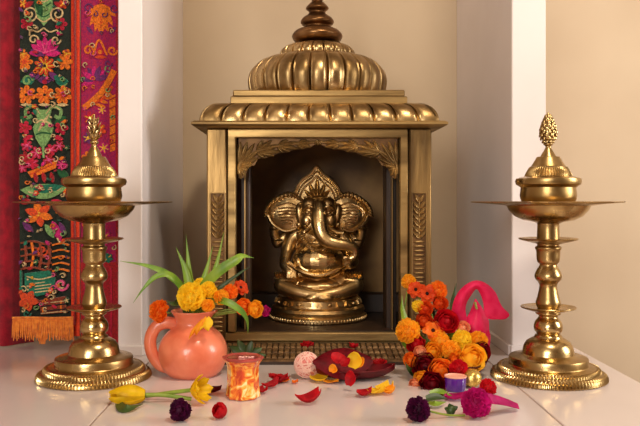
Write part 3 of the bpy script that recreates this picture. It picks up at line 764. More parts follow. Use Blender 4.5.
hang = thing('wall_hanging', 'embroidered wall hanging on black-green ground with an orange fringe along its hem', 'wall hanging', W(50,322,HY), 'embroidered wall hangings')
e_.m.build('cloth', TM, hang, angle=30)
m = MB(); r = random.Random(8)
fo = mat('orange_fringe_thread', (244,146,44), 0.8, 0, (214,106,24), 120, sheen=0.3)
for k in range(92):
    x = 13+60*k/91; L = 20+r.uniform(-2,3)
    y0 = 318+r.uniform(-0.6,0.6); pts = [W(x,y0,HY-0.010), W(x+r.uniform(-.6,.6),y0+L*0.5,HY-0.015-r.random()*0.004), W(x+r.uniform(-1,1),y0+L,HY-0.013-r.random()*0.006)]
    m.tube(pts, [0.0016,0.0017,0.0011], 5)
for k in range(9): m.tube([W(38+1.1*k,330,HY-0.016), W(40+0.6*k+r.uniform(-.5,.5),344,HY-0.016)], [0.0017,0.0008], 5)
m.tube([W(12.5,318,HY-0.010), W(30,317.6,HY-0.012), W(52,318.2,HY-0.011), W(74,317.5,HY-0.010)], 0.0042, 10, 0, 0.7)
tag(m.build('fringe', fo, hang, angle=80), 'orange thread fringe')

E2 = Emb(80, 118, lambda x,y: 0.004+0.0022*math.cos((x-80)/38*2*PI)+0.0012*math.sin(y/45.0))
E2.sheet(-60, 344, 'mag_ground', x1=118); E2.sheet(-60, 344.5, 'redb', x0=115.5, x1=119, nx=4, d=0.0012)
E2.sheet(262, 345, 'redb', x0=80.5, x1=120.5, d=0.004)
for k in range(7):
    a = math.radians(90+(k-3)*24); E2.leaf(101,4,101+14*math.cos(a)*1.1,8+26*math.sin(a),3.0,'orange')
E2.leaf(101,2,101,34,6,'orange'); 
for k in range(5): E2.line([(101,10+3*k),(101+(k-2)*4,28+2*abs(k-2)*-1)],0.4,'ored')
for q in (-1,1): E2.scroll(101+q*13,8,5,1.1,0.6,'purple',0,q); E2.leaf(101+q*8,34,101+q*15,26,1.8,'purple'); E2.scroll(100+q*12,50,5,1.2,1.0,'orange',0,q)
E2.line([(93,55),(99,40),(107,55)],1.0,'orange'); E2.disc(100,52,4.2,'crim'); E2.disc(100,52,2.2,'orange'); E2.leaf(94,57,107,57,1.6,'ored')
for k in range(8):
    a = math.radians(160+k*26); E2.leaf(95,80,95+15*math.cos(a),80+15*math.sin(a),2.8,'purple' if k % 2 else 'magenta')
for q in range(3): E2.scroll(108,63+5*q,4,1,0.6,'purple' if q != 1 else 'green',q,1)
E2.line([(83,108),(91,102),(101,93),(108,82),(114,70)],3.0,'orange'); E2.line([(92,99),(103,88),(113,76)],0.6,'ored'); E2.line([(90,104),(104,98),(112,86)],1.4,'ored')
for k in range(4): E2.leaf(104-3*k,92+4*k,112-2*k,95+4*k,1.7,'orange')
E2.poly([(109,96),(115,94),(115,150),(110,152)],'orange'); 
for k in range(6): E2.line([(109,100+9*k),(115,97+9*k)],0.5,'redb')
for x,y,rr,c in ((90,118,7,'crim'),(102,110,5,'magenta'),(99,130,7.5,'ored'),(88,138,6,'purple'),(104,148,6,'magenta'),(88,158,7,'orange'),(104,168,7,'crim'),(90,180,7,'purple'),(105,190,7,'orange'),(92,205,8,'crim'),(108,215,6,'green'),(88,226,6,'orange'),(104,238,8,'magenta'),(90,252,7,'ored'),(108,258,5,'teal')):
    E2.rose(x,y,rr,6,c,'yellow' if c != 'orange' else 'redb',0.3)
r = random.Random(5)
for k in range(40):
    x = r.uniform(82,114); y = r.uniform(0,258); E2.scroll(x,y,r.uniform(1.8,3.4),0.9,0.4,r.choice(['purple','orange','crim','cream','pinkt','green']),r.random()*6,1)
for k in range(4): E2.line([(84+9*k,268),(84.5+9*k,300),(84+9*k,340)],0.8,'crim')
tag(rebase(E2.m.build('wall_hanging', TM, angle=30), W(99,344,HY)), 'narrow plum and red embroidered wall hanging with orange leaves, next to the left pier', 'wall hanging', 'embroidered wall hangings')

# ------------------------------------------------------------------ pitcher
VY = 1.467; vs_ = F/VY
VX = (193-CX)/vs_
def vz(y): return H-(y-CY)/vs_
pit = thing('pitcher', 'round terracotta pitcher with a loop handle holding yellow and orange flowers', 'pitcher', (VX, VY, 0))
body_p = [(0.0,20,0.0),(23,0,0),(25,0,0.003),(29.5,0,0.012),(33,0,0.028),(34.2,0,0.045),(32.5,0,0.062),(27.5,0,0.078),(21.5,0,0.088),(17.8,0,0.096),(17,0,0.103),(18.6,0,0.112),(21,0,0.119),(21.8,0,0.122),(20.8,0,0.1232),(19,0,0.120),(15.5,0,0.105),(15,0,0.098),(20,0,0.085),(26,0,0.07),(26,0,0.03),(18,0,0.008)]
pr = [(p[0]/vs_, p[2]) for p in body_p[1:]]
sp = smoothpath([(r_,0,z) for r_,z in pr], 4); pr2 = [(max(q.x,0.001), max(q.z,0)) for q in sp]
def spout(i, a, r_, z):
    if z > 0.1:
        k = math.exp(-((((a+0.35+PI) % (2*PI))-PI)/0.35)**2); return r_*(1+0.22*k*(z-0.1)/0.022), z+0.002*k
    return r_, z
m = MB(); m.lathe(pr2, 72, (VX,VY,0), spout); m.build('body', terra, pit, angle=60)
m = MB(); hp = smoothpath([(VX-0.030,VY-0.002,0.094),(VX-0.047,VY-0.004,0.100),(VX-0.068,VY-0.006,0.093),(VX-0.080,VY-0.006,0.070),(VX-0.077,VY-0.005,0.042),(VX-0.062,VY-0.004,0.020),(VX-0.045,VY-0.002,0.013)],6)
m.tube(hp, [0.0095]*len(hp), 14, 0, 1.25); m.build('handle', terra, pit, angle=70)

# ------------------------------------------------------------------ flowers
def frame(d):
    d = Vector(d).normalized(); return Vector((0,0,1)).rotation_difference(d).to_matrix()
def ballflower(m, c, d, R, seed, layers=6, mi=0, openn=1.0):      # rose / ranunculus: petals wrapped round one another
    r = random.Random(seed); Q = frame(d); c = Vector(c)
    m.ell(c+Q@Vector((0,0,-0.1*R)), (R*0.55,R*0.55,R*0.55), Q, 10, 8, mi)
    for k in range(layers):
        f = k/(layers-1); n = 3+int(f*3.2); Rk = R*(0.34+0.62*f); top = lerp(0.10, 1.15*openn, f**1.1)
        for j in range(n):
            az0 = 2*PI*(j+0.5*(k%2)+r.uniform(-.15,.15))/n; hw = PI/n*1.35; tj = top+r.uniform(-.08,.08); lip = R*(0.06+0.12*f)*r.uniform(.6,1.3); ph = r.random()*6
            def fn(uu, v):
                s = (v-0.5)*2; pol = lerp(2.5, tj+0.28*s*s, uu); az = az0+hw*s*(0.55+0.45*math.sin(PI*min(1,uu*0.75+0.12)))
                rr = Rk+lip*uu**4+R*0.02*math.sin(5*s+ph)*uu; 
                return c+Q@Vector((rr*math.sin(pol)*math.cos(az), rr*math.sin(pol)*math.sin(az), rr*math.cos(pol)*0.9))
            m.grid(fn, 6, 6, mi)
def pomflower(m, c, d, R, seed, n=60, mi=0, flat=0.85, cover=1.9, pw=0.30):            # marigold / carnation: many frilled petals
    r = random.Random(seed); Q = frame(d); c = Vector(c)
    m.ell(c, (R*0.6,R*0.6,R*0.5), Q, 10, 8, mi)
    for i in range(n):
        t = (i+0.5)/n; pol = cover*math.sqrt(t); az = i*2.39996+r.uniform(-.2,.2)
        N = Vector((math.sin(pol)*math.cos(az), math.sin(pol)*math.sin(az), math.cos(pol)*flat)); A = Vector((-math.sin(az),math.cos(az),0))
        tw = r.uniform(-.5,.5); Bv = N.cross(A); A2 = A*math.cos(tw)+Bv*math.sin(tw); Bn = N.cross(A2)
        L = R*r.uniform(.88,1.06); w = R*pw*r.uniform(.8,1.2); ph = r.random()*6
        def fn(uu, v):
            s = (v-0.5)*2; k = 0.45+0.55*uu
            return c+Q@(N*(L*k*(1-0.10*s*s*uu)+R*0.04*math.sin(7*s+ph)*uu)+A2*(s*w*(0.35+0.65*uu))+Bn*(R*0.10*uu*math.sin(4*s+ph)+R*0.14*uu*uu))
        m.grid(fn, 4, 6, mi)
def openflower(m, c, d, R, seed, n=7, mi=0, mc=1, rows=2, cup=0.35):           # anemone / daisy-like
    r = random.Random(seed); Q = frame(d); c = Vector(c)
    for row in range(rows):
        for j in range(n):
            az = 2*PI*(j+0.5*row)/n+r.uniform(-.12,.12); el = cup+0.35*row+r.uniform(-.1,.1); L = R*(1-0.15*row)*r.uniform(.9,1.1); w = R*0.42; ph = r.random()*6
            o = Vector((math.cos(az),math.sin(az),0)); A = Vector((-math.sin(az),math.cos(az),0)); Z = Vector((0,0,1))
            def fn(uu, v):
                s = (v-0.5)*2; a = el+0.5*(0.5-uu); ww = w*math.sin(PI*(0.12+0.80*uu))**0.7
                return c+Q@(o*(L*uu*math.cos(a))+Z*(L*uu*math.sin(a)+0.12*R*s*s*uu+0.03*R*math.sin(4*s+ph)*uu+0.02*R*row)+A*(s*ww))
            m.grid(fn, 7, 6, mi, R*0.02)
    m.ell(c+Q@Vector((0,0,R*0.12)), (R*0.24,R*0.24,R*0.18), Q, 10, 8, mc)
    for k in range(16):
        a = k*2.4; rr = R*0.3; m.ell(c+Q@Vector((rr*math.cos(a),rr*math.sin(a),R*0.2)), (R*0.035,)*3, None, 6, 4, mc)
SEED = [100]
def flower(name, label, kind, c, d, R, mats, stem=None, group=None, cat='flower', **kw):
    SEED[0] += 1; c = Vector(c); d = Vector(d).normalized()
    base = Vector(stem[-1]) if stem else c-Vector((0,0,R))
    t = thing(name, label, cat, base if stem else (c.x,c.y,max(0,c.z-R)), group)
    if not isinstance(mats,(list,tuple)): mats = [mats]
    m = MB(); {'ball':ballflower,'pom':pomflower,'open':openflower}[kind](m, c, d, R, SEED[0], **kw)
    m.build('petals', list(mats)+([cent] if kind == 'open' and len(mats) < 2 else []), t, angle=70)
    if stem:
        m = MB(); P = smoothpath([c-d*R*0.3, c-d*R*0.9]+[Vector(p) for p in stem], 4) ; m.tube(P, 0.0016, 7); m.build('stem', stemg, t, angle=80)
    return t
def blade(name, label, pts, wid, material, parent, fold=0.25, thick=0.0008, face=None):
    P = smoothpath(pts, 6); n = len(P); m = MB(); face = Vector(face or (0,-1,0.25)).normalized()
    def fn(uu, v):
        k = uu*(n-1); i = min(int(k), n-2); f = k-i; p = P[i].lerp(P[i+1], f); t = (P[min(i+2,n-1)]-P[max(i-1,0)]).normalized()
        s = t.cross(face); s = s.normalized() if s.length > 1e-4 else Vector((1,0,0)); nn = s.cross(t)
        w = wid*(0.35+0.65*math.sin(PI*min(1,0.2+0.8*uu)))*(1-max(0,(uu-0.55)/0.45)**1.7)+0.0002
        a = (v-0.5)*2
        return p+s*a*w-nn*(-fold*w*abs(a))
    m.grid(fn, n, 5, 0, thick)
    return m.build(name, material, parent, angle=70)

# --- flowers in the pitcher
MOUTH = Vector((VX, VY, 0.110))
def vf(name, label, kind, px, py, rp, Y, mats, d, group='flowers in the terracotta pitcher', **kw):
    c = W(px, py, Y); t = (c-MOUTH)
    st = [MOUTH+Vector((t.x*0.35, t.y*0.35, max(0.004,t.z*0.3))), Vector((VX+max(-.012,min(.012,t.x*0.2)), VY+max(-.012,min(.012,t.y*0.2)), 0.085)), Vector((VX+t.x*0.05, VY+t.y*0.05, 0.03))]
    return flower(name, label, kind, c, d, rp*Y/F, mats, st, group, **kw)
vf('yellow_flower','large bright yellow ruffled flower at the front of the pitcher mouth','pom',192,297,15,1.425,yel,(-0.1,-1,0.35), n=36, pw=0.46)
vf('yellow_flower','smaller yellow flower just right of the large one in the pitcher','pom',208,290,9,1.435,yel,(0.3,-1,0.5), n=44)
vf('yellow_flower','yellow flower head peeking above the large yellow bloom beside the leaf blades','pom',200,284,6.5,1.465,yel,(0.2,-0.8,0.8), n=36)
vf('orange_flower','orange flower hanging out alone on the left side of the pitcher','pom',160,311,12,1.455,ora,(-0.7,-0.7,0.3), n=50)
vf('orange_flower','golden orange flower between the yellow bloom and the shrine pillar','pom',221,297,8,1.43,yor,(0.4,-0.9,0.3), n=44)
vf('orange_flower','orange open flower above the golden one right of the pitcher','pom',230,292,8,1.45,ora,(0.5,-0.8,0.4), n=44)
vf('orange_red_flower','orange-red flower at the upper right of the pitcher spray','open',240,288,8.5,1.47,orr,(0.6,-0.7,0.5))
vf('orange_flower','orange ruffled flower low on the right end of the pitcher spray','ball',243,307,8.5,1.45,ora,(0.5,-0.9,0.2))
vf('orange_flower','golden flower next to the magenta one at the right end of the spray','ball',255,309,8,1.455,yor,(0.6,-0.9,0.1))
vf('magenta_flower','small magenta flower at the rightmost tip of the pitcher spray','pom',265,311,6,1.468,mag,(0.8,-0.6,0.1), n=36)
vf('golden_flower','golden flower low in the pitcher mouth under the yellow bloom','pom',208,305,7,1.415,yor,(0.2,-1,0.0), n=40)
# yellow bloom hanging down over the pitcher belly
m = MB(); r = random.Random(3)
for (x0,y0,x1,y1,w,mi) in ((204,318,197,334,5.5,0),(207,318,209,330,5,1),(201,320,189,339,3.2,0),(208,322,200,330,4,1)):
    p0, p1 = W(x0,y0,1.409), W(x1,y1,1.3985); 
    def fn(uu, v, p0=p0, p1=p1, w=w):
        s = (v-0.5)*2; p = p0.lerp(p1,uu); return p+Vector((s*w/vs_*math.sin(PI*(0.1+0.85*uu)), 0.003*s*s+0.002*math.sin(3*s)-0.004*math.sin(PI*uu), s*w/vs_*0.3))
    m.grid(fn, 7, 6, mi, 0.0006)
rebase(m.build('fallen_petals', [yor, yel], angle=70), W(200,330,1.40)); tag(bpy.data.objects['fallen_petals'], 'drooping golden petals stuck to the front of the pitcher belly', 'petals')
# long leaf blades
fol = thing('foliage_spray', 'spray of long green leaf blades fanning out of the terracotta pitcher', 'foliage', (VX, VY, 0.03))
def vb(label, pts, w, mtl=leafg, Y=None, **kw):
    P = [Vector((VX+0.003*len(label)%0.01-0.005, VY+0.004, 0.05))]+[W(x,y,yy) for x,y,yy in pts]
    return blade('leaf_blade', label, P, w, mtl, fol, **kw)
vb('broad upright leaf blade pointing up left of the pitcher spray', [(190,300,1.475),(186,272,1.48),(176,247,1.485)], 0.0080)
vb('tallest upright leaf blade in the middle of the pitcher spray', [(192,300,1.48),(189,270,1.49),(186,235,1.50)], 0.0068)
vb('upright pale leaf blade leaning right beside the shrine pillar', [(197,300,1.475),(205,275,1.48),(213,246,1.485)], 0.0062)
vb('slim leaf blade standing in front of the carved pillar panel', [(202,300,1.48),(215,270,1.49),(224,232,1.495)], 0.0060)
vb('wide leaf blade bending right with its tip in front of the shrine opening', [(200,296,1.46),(216,274,1.45),(236,260,1.445),(243,256,1.45),(254,258,1.46)], 0.0095)
vb('long leaf blade arching far left with its tip level before the pier', [(186,296,1.47),(170,276,1.46),(148,266,1.455),(120,261,1.45)], 0.0064)
vb('leaf blade arching left and drooping to a point beside the left pier', [(184,296,1.465),(172,276,1.45),(157,276,1.445),(144,288,1.44),(133,303,1.44)], 0.0056)
vb('leaf blade drooping right over the pitcher rim towards the shrine sill', [(208,304,1.45),(224,301,1.42),(240,310,1.415),(247,320,1.42),(248,334,1.43)], 0.0062)
vb('narrow leaf blade spreading right between the orange flowers', [(204,300,1.46),(222,286,1.46),(240,273,1.465),(251,266,1.47)], 0.0036, leafd)
vb('short dark leaf at the left shoulder of the pitcher above the orange flower', [(184,304,1.45),(174,304,1.43),(166,301,1.425)], 0.0060, leafd)
# a low sprig of dark leaves behind the glass jar
spr = thing('leaf_sprig', 'low dark green leafy sprig lying behind the glass candle jar', 'sprig', G(246,361))
for k, (x0,y0,x1,y1) in enumerate(((246,356,229,346),(246,356,238,340),(246,356,252,341),(246,356,262,348),(246,358,266,355))):
    m = MB(); a, c = W(x0,y0,1.50), W(x1,y1,1.50+0.01*(k%2))
    leaf3(m, a, c-a, (c-a).length, 0.0085, Vector((0,-0.75,0.6)).normalized(), 0.004)
    m.build('leaf', leafd, spr)
m = MB(); m.tube([G(246,361)+Vector((0,0,0.002)), W(246,356,1.50), W(247,352,1.50)], 0.0018, 7); m.build('stem', stemg, spr)

# ------------------------------------------------------------------ glass candle jar
JY = 1.30; js = F/JY; JXc = (243-CX)/js
jar = thing('candle_jar', 'small faceted jar of orange and yellow marbled wax with a dusky pink rim', 'candle jar', (JXc, JY, 0))
wax = bpy.data.materials.new('marbled_orange_wax'); wax.use_nodes = True
nt = wax.node_tree; b = nt.nodes['Principled BSDF']; b.inputs['Roughness'].default_value = 0.15; b.inputs['Coat Weight'].default_value = 0.6; b.inputs['Coat Roughness'].default_value = 0.05
tc = nt.nodes.new('ShaderNodeTexCoord'); ns = nt.nodes.new('ShaderNodeTexNoise'); ns.inputs['Scale'].default_value = 62; ns.inputs['Detail'].default_value = 3; ns.inputs['Distortion'].default_value = 1.2
cr = nt.nodes.new('ShaderNodeValToRGB'); el = cr.color_ramp.elements
el[0].position = 0.36; el[0].color = lin((206,62,20)); el[1].position = 0.66; el[1].color = lin((250,232,170))
for p, c in ((0.46,(236,116,36)),(0.55,(248,178,70))): q = el.new(p); q.color = lin(c)
nt.links.new(tc.outputs['Object'], ns.inputs['Vector']); nt.links.new(ns.outputs['Fac'], cr.inputs['Fac']); nt.links.new(cr.outputs['Color'], b.inputs['Base Color'])
def hexm(i, a, r_, z):
    k = (a % (PI/4))-PI/8; return r_*(math.cos(PI/8)/math.cos(k)), z
m = MB(); m.lathe([(0.026,0),(0.0285,0.001),(0.0295,0.004),(0.0285,0.008),(0.0272,0.02),(0.0266,0.04),(0.0268,0.052),(0.0285,0.058),(0.0315,0.062),(0.0325,0.064),(0.031,0.066),(0.027,0.065),(0.02,0.0645)], 64, (JXc,JY,0), hexm)
m.build('jar_body', wax, jar, angle=24)
m = MB(); m.lathe([(0.0318,0.0635),(0.0345,0.0655),(0.0352,0.0675),(0.0345,0.0692),(0.0315,0.0698),(0.029,0.0685),(0.026,0.068),(0.012,0.0683)], 64, (JXc,JY,0), hexm)
m.build('rim', mat('dusky_pink_glass_rim', (190,84,76), 0.18, 0, (150,50,54), 30, coat=0.5), jar, angle=24)
m = MB()
for k in range(5): m.ell((JXc+0.004+0.005*k-0.008, JY-0.006-0.002*(k%2), 0.0692), (0.0035,0.0022,0.0012), Matrix.Rotation(k*0.8,3,'Z'), 8, 6)
m.build('wax_top', mat('pale_pink_wax', (244,196,184), 0.4), jar)

# ------------------------------------------------------------------ flowers lying on the ledge
def lie_bud(name, label, p0, dirv, L, R, mats, stem_pts=None, seed=1, group=None, np_=6):
    # closed tulip head lying down: its base at p0, pointing along dirv
    r = random.Random(seed); d = Vector(dirv).normalized(); Q = frame(d); t = thing(name, label, 'flower', (p0[0],p0[1],0), group); m = MB()
    for k in range(np_):
        az = 2*PI*k/np_+(0.5 if k % 2 else 0); sc = 1.0 if k % 2 else 0.93; op = r.uniform(0.9,1.1)
        def fn(uu, v):
            s = (v-0.5)*2; rr = R*sc*(math.sin(PI*(0.12+0.78*uu))**0.75)*op; hw = 0.85*(1-0.55*uu**3); a = az+s*hw
            return Vector(p0)+Q@Vector((rr*math.cos(a), rr*math.sin(a), L*uu-0.10*L*s*s*uu))
        m.grid(fn, 9, 7, 0, 0.0007)
    m.ell(Vector(p0)+Q@Vector((0,0,L*0.4)), (R*0.72,R*0.72,L*0.4), Q, 12, 8, 0)
    m.build('petals', mats, t, angle=70)
    if stem_pts:
        m = MB(); P = smoothpath([Vector(p0)]+[Vector(p) for p in stem_pts], 5); m.tube(P, 0.0034, 9); m.build('stem', stemg, t, angle=80)
    return t
zt = 0.0145
a0 = G(146,397, 0); 
p_b = Vector((G(145,403).x, G(145,403).y, 0.0135)); 
TUL = lie_bud('yellow_tulip', 'closed yellow tulip lying on the tiles with its head pointing left', p_b, (-1,-0.12,0.02), 0.058, 0.0155, tul, [(p_b.x+0.03,p_b.y+0.004,0.012),(p_b.x+0.075,p_b.y+0.008,0.0045)], 5, 'tulips on the tiles')
p_c = G(192,403); p_c.z = 0.021
m = MB()
tt = thing('yellow_tulip', 'open ragged yellow tulip lying at the right end of the green stems', 'flower', (p_c.x,p_c.y,0), 'tulips on the tiles')
r = random.Random(9)
for k in range(7):
    az = 2*PI*k/7; Q = frame(Vector((0.85,-0.5,0.2))); 
    def fn(uu, v):
        s = (v-0.5)*2; rr = 0.024*(0.2+0.8*uu**0.8)*r2; a = az+s*0.55*(1-0.4*uu**4); return p_c+Q@Vector((rr*math.cos(a), rr*math.sin(a), 0.026*uu-0.004*s*s*uu+0.002*math.sin(5*s+k)*uu))
    r2 = r.uniform(.8,1.0); m.grid(fn, 8, 8, 0, 0.0007)
m.ell(p_c+Vector((0.006,-0.004,0.002)), (0.007,0.007,0.008), None, 10, 8)
m.build('petals', tul, tt, angle=70)
m = MB(); m.tube(smoothpath([p_c-Vector((0.002,0,0)), p_c+Vector((-0.03,0.012,-0.006)), p_c+Vector((-0.075,0.022,-0.0145)), p_c+Vector((-0.10,0.026,-0.0172))],5), 0.0034, 9); m.build('stem', stemg, tt, angle=80)
blade('leaf', '', [G(119,404,0.003), G(123,409,0.004), G(131,408,0.006), G(143,404,0.004)], 0.008, leafd, TUL, face=(0,-0.6,0.8))
def on_ground(px, py_c, rp, py_contact=None):
    # centre of a ball of rp pixels seen at px, py_c and touching the ledge
    Y = 1.3
    for _ in range(30):
        R = rp*Y/F; Y = F*(H-R)/(py_c-CY)
    return W(px,py_c,Y), rp*Y/F
c, R = on_ground(180,410,11.5); flower('purple_flower','dark purple round flower head lying beside the open yellow tulip','pom',c,(0.1,-0.9,0.35),R,purp,n=70,cat='flower',cover=2.9,flat=1.0)
c, R = on_ground(220,411,8); flower('red_rosebud','small crimson rosebud lying between the purple flower and the jar','ball',c,(-0.5,-0.5,0.5),R,red,layers=5,openn=0.7)
c, R = on_ground(418,409,12.5); flower('purple_flower','dark purple ruffled flower lying at the front left of the bouquet','pom',c,(-0.4,-0.9,0.2),R,purp,[(c.x+0.02,c.y+0.012,0.012),(c.x+0.05,c.y+0.02,0.004),(c.x+0.075,c.y+0.022,0.003)],n=72,cover=2.7,flat=1.0)
c, R = on_ground(476,403,15); tm = flower('magenta_flower','large magenta flower with a trailing petal lying before the right lamp','pom',c,(-0.2,-0.95,0.3),R,mag,n=80,cover=2.6,flat=1.0)
m = MB(); pa = c+Vector((0.012,-0.004,0.006)); pb = G(517,407,0.004)
def fn(uu, v):
    s = (v-0.5)*2; p = pa.lerp(pb,uu); return p+Vector((0, 0.012*s*(0.6+0.5*uu), 0.006*s*(1-uu)+0.003*math.sin(3*s+2*uu)+0.003+0.003*math.sin(PI*uu)))
m.grid(fn, 10, 8, 0, 0.001); m.build('trailing_petal', mag, tm, angle=70)
c, R = on_ground(488,387,9); flower('red_flower','red ruffled flower lying on the tiles beside the right lamp base','pom',c,(0.2,-0.7,0.6),R,red,n=56,cover=2.5)
# green sprig and bud between the two front flowers
c, R = on_ground(451,410,5.5); sb = thing('green_bud', 'small dark green bud with curled leaves lying between the purple and magenta flowers', 'bud', (c.x,c.y,0))
m = MB(); m.ell(c, (R*0.85,R*0.85,R), Matrix.Rotation(0.4,3,'Y'), 12, 10); m.build('calyx', leafd, sb)
for k, (dx,dz) in enumerate(((-1.2,0.5),(1.0,0.7),(-0.4,1.3))):
    m = MB(); leaf3(m, c, Vector((dx,-0.5,dz)), R*1.5, R*0.5, NF, R*0.3); m.build('leaf', leafd, sb)
gs = thing('leaf_sprig', 'loose green leaves lying on the tiles before the purple candle cup', 'sprig', G(436,399))
for i, (lab, pts, w) in enumerate((('green leaf on the tiles left of the purple cup', [(426,399),(436,397),(447,399)], 0.007),('upper green leaf lying across the stem before the purple cup', [(430,394),(440,392),(452,396)], 0.006),('short green leaf beside the dark purple flower', [(428,403),(436,404),(446,402)], 0.005))):
    blade('leaf', lab, [G(x,y,0.005+0.003*(k==1)) for k,(x,y) in enumerate(pts)], w, leafg if i else leafd, gs, face=(0,-0.6,0.8))

# loose petals
def petal(label, px, py, L, wpx, mtl, ang=0, lift=0.006, curl=0.5, group='loose petals on the tiles', z=0.0012, name='fallen_petal', pos=None, seed=0):
    r = random.Random(int(px*7+py)); p = pos or G(px,py,z); s_ = F/p.y; Ln = L/s_; w = wpx/s_; ca, sa = math.cos(math.radians(ang)), math.sin(math.radians(ang)); m = MB(); ph = px*0.7
    def fn(uu, v):
        s = (v-0.5)*2; x = Ln*(uu-0.5); y = s*w*math.sin(PI*(0.08+0.84*uu))**0.7
        zz = lift*(abs(s)**1.6)*(0.3+0.7*uu)+lift*curl*(2*uu-1)**2+0.0008*math.sin(5*uu+ph+3*s)+0.0014
        return p+Vector((x*ca-y*sa, x*sa+y*ca, zz))
    m.grid(fn, 10, 8, 0, 0.0008)
    o = rebase(m.build(name, mtl, angle=75), p); return tag(o, label, 'petal', group)
petal('dark red petal lying on the tiles right of the open yellow tulip',211,393,20,10,dred,-20,0.009)
petal('red petal standing curled right of the candle jar',270,388,17,5,red,25,0.011)
petal('small red petal tucked against the foot of the candle jar',262,393,10,6,red,60,0.007)
petal('red petal lying alone in the foreground centre',308,403,25,11,red,18,0.013,0.8)
petal('red petal on the tiles touching the pale yellow petals',364,396,15,9,red,-8,0.010)
petal('yellow petal lying below the pink ball',319,381,17,12,yel,15,0.009)
petal('slender yellow petal right of the one below the pink ball',331,383,15,5,yor,-8,0.004)
petal('tiny orange petal left of the pink ball',295,383,6,5,ora,0,0.003)
petal('thin orange petal under the crumpled red petals',284,382,11,4,ora,10,0.003)
petal('pale yellow petal on the right, left of its pair',376,394,17,10,yel,-20,0.009)
petal('pale yellow petal lying behind its pair, right of the red petal',384,391,19,9,yel,40,0.010)
petal('pale yellow petal pointing right towards the bouquet',388,394,13,8,yor,10,0.010)
def crumple(label, px, py, rp, mtl, z=0.0, n=6, sq=0.55, pos=None):
    if pos: c, R = pos, rp*pos.y/F
    else:
        c, R = on_ground(px, py, rp*sq); R = R/sq
    m = MB(); r = random.Random(px)
    for k in range(n):
        a = 2*PI*k/n+r.uniform(-.3,.3); o = Vector((math.cos(a),math.sin(a)*0.8,0)); A = Vector((-math.sin(a),math.cos(a),0)); el_ = r.uniform(0.1,0.9); ph = r.random()*6
        def fn(uu, v):
            s = (v-0.5)*2; return c+o*(R*uu*math.cos(el_))+A*(R*0.5*s*math.sin(PI*(0.15+0.75*uu)))+Vector((0,0,R*sq*(uu*math.sin(el_)-0.75+0.25*s*s+0.12*math.sin(4*s+ph)*uu)))
        m.grid(fn, 6, 7, 0, 0.0007)
    m.ell(c-Vector((0,0,R*sq*0.45)), (R*0.45,R*0.4,R*sq*0.5), None, 10, 8)
    mn = min(v.z for v in m.v); 
    if not pos:
        for v in m.v: v.z += 0.0004-mn
    o = rebase(m.build('crumpled_petals', mtl, angle=70), (c.x,c.y,min(v.z for v in m.v))); return tag(o, label, 'petals', 'loose petals on the tiles')
crumple('crumpled red petals left of the pink ball, above the lone petals',279,374,12,red,n=8,sq=0.75)
crumple('small red blossom lying behind the right tip of the red dish',380,360,8,red,sq=0.9)
st1 = Vector((W(307,345,1.665).x, 1.66, 0.0235)); crumple('red blossom on the carved shrine threshold behind the pink ball',307,343,7,red,pos=st1+Vector((0,0,0.004)),sq=1.1)
st2 = Vector((W(353,348,1.655).x, 1.65, 0.0225)); crumple('red petals on the carved threshold behind the red dish',353,347,5.5,red,pos=st2+Vector((0,0,0.004)),sq=1.2)

# pink ball of wound thread
c, R = on_ground(307,365,13); m = MB(); m.ell(c, (R*0.96,)*3, None, 32, 24, 0); r = random.Random(2)
for k in range(26):
    ax = Vector((r.gauss(0,1),r.gauss(0,1),r.gauss(0,1))).normalized(); Q = frame(ax); off = r.uniform(-.55,.55)*R; rr = math.sqrt(R*R-off*off)
    m.tube([c+Q@Vector((rr*0.985*math.cos(2*PI*j/40), rr*0.985*math.sin(2*PI*j/40), off*0.985)) for j in range(41)], 0.0009, 5, 1)
pb_ = thing('thread_ball', 'pale pink ball of wound thread resting on the tiles before the shrine', 'ball', (c.x,c.y,0))
m.build('ball', [mat('pale_pink_core', (226,150,136), 0.7, 0, (210,120,110), 60), mat('pale_pink_thread', (240,196,180), 0.7)], pb_, angle=70)

# red boat-shaped dish
dy = G(352,379).y; dc = Vector((G(353,379).x, dy, 0)); dl = 41.5*dy/F
dredl = mat('deep_red_lacquer', (120,4,18), 0.45, 0, (84,2,12), 30, spec=0.3)
m = MB()
def boat(k, uu, s):
    w = 0.034*max(0.0,(1-abs(uu)**2.2))**0.75; z = 0.0015+0.019*abs(s)**2*(1-0.5*uu*uu)+0.017*abs(uu)**3
    return dc+Vector((dl*uu, s*w, z))
m.grid(lambda a, b2: boat(0, (a-0.5)*2, (b2-0.5)*2), 36, 16, 0, 0.0022)
rimp = [boat(0,-1+2*k/30,1) for k in range(31)]+[boat(0,1-2*k/30,-1) for k in range(31)]
dish = thing('boat_dish', 'dark red boat-shaped dish with pointed ends in front of the shrine', 'dish', dc)
m.build('bowl', dredl, dish, angle=75)
m = MB(); m.tube(rimp+[rimp[0]], 0.0016, 7); m.build('rim', dredl, dish, angle=80)
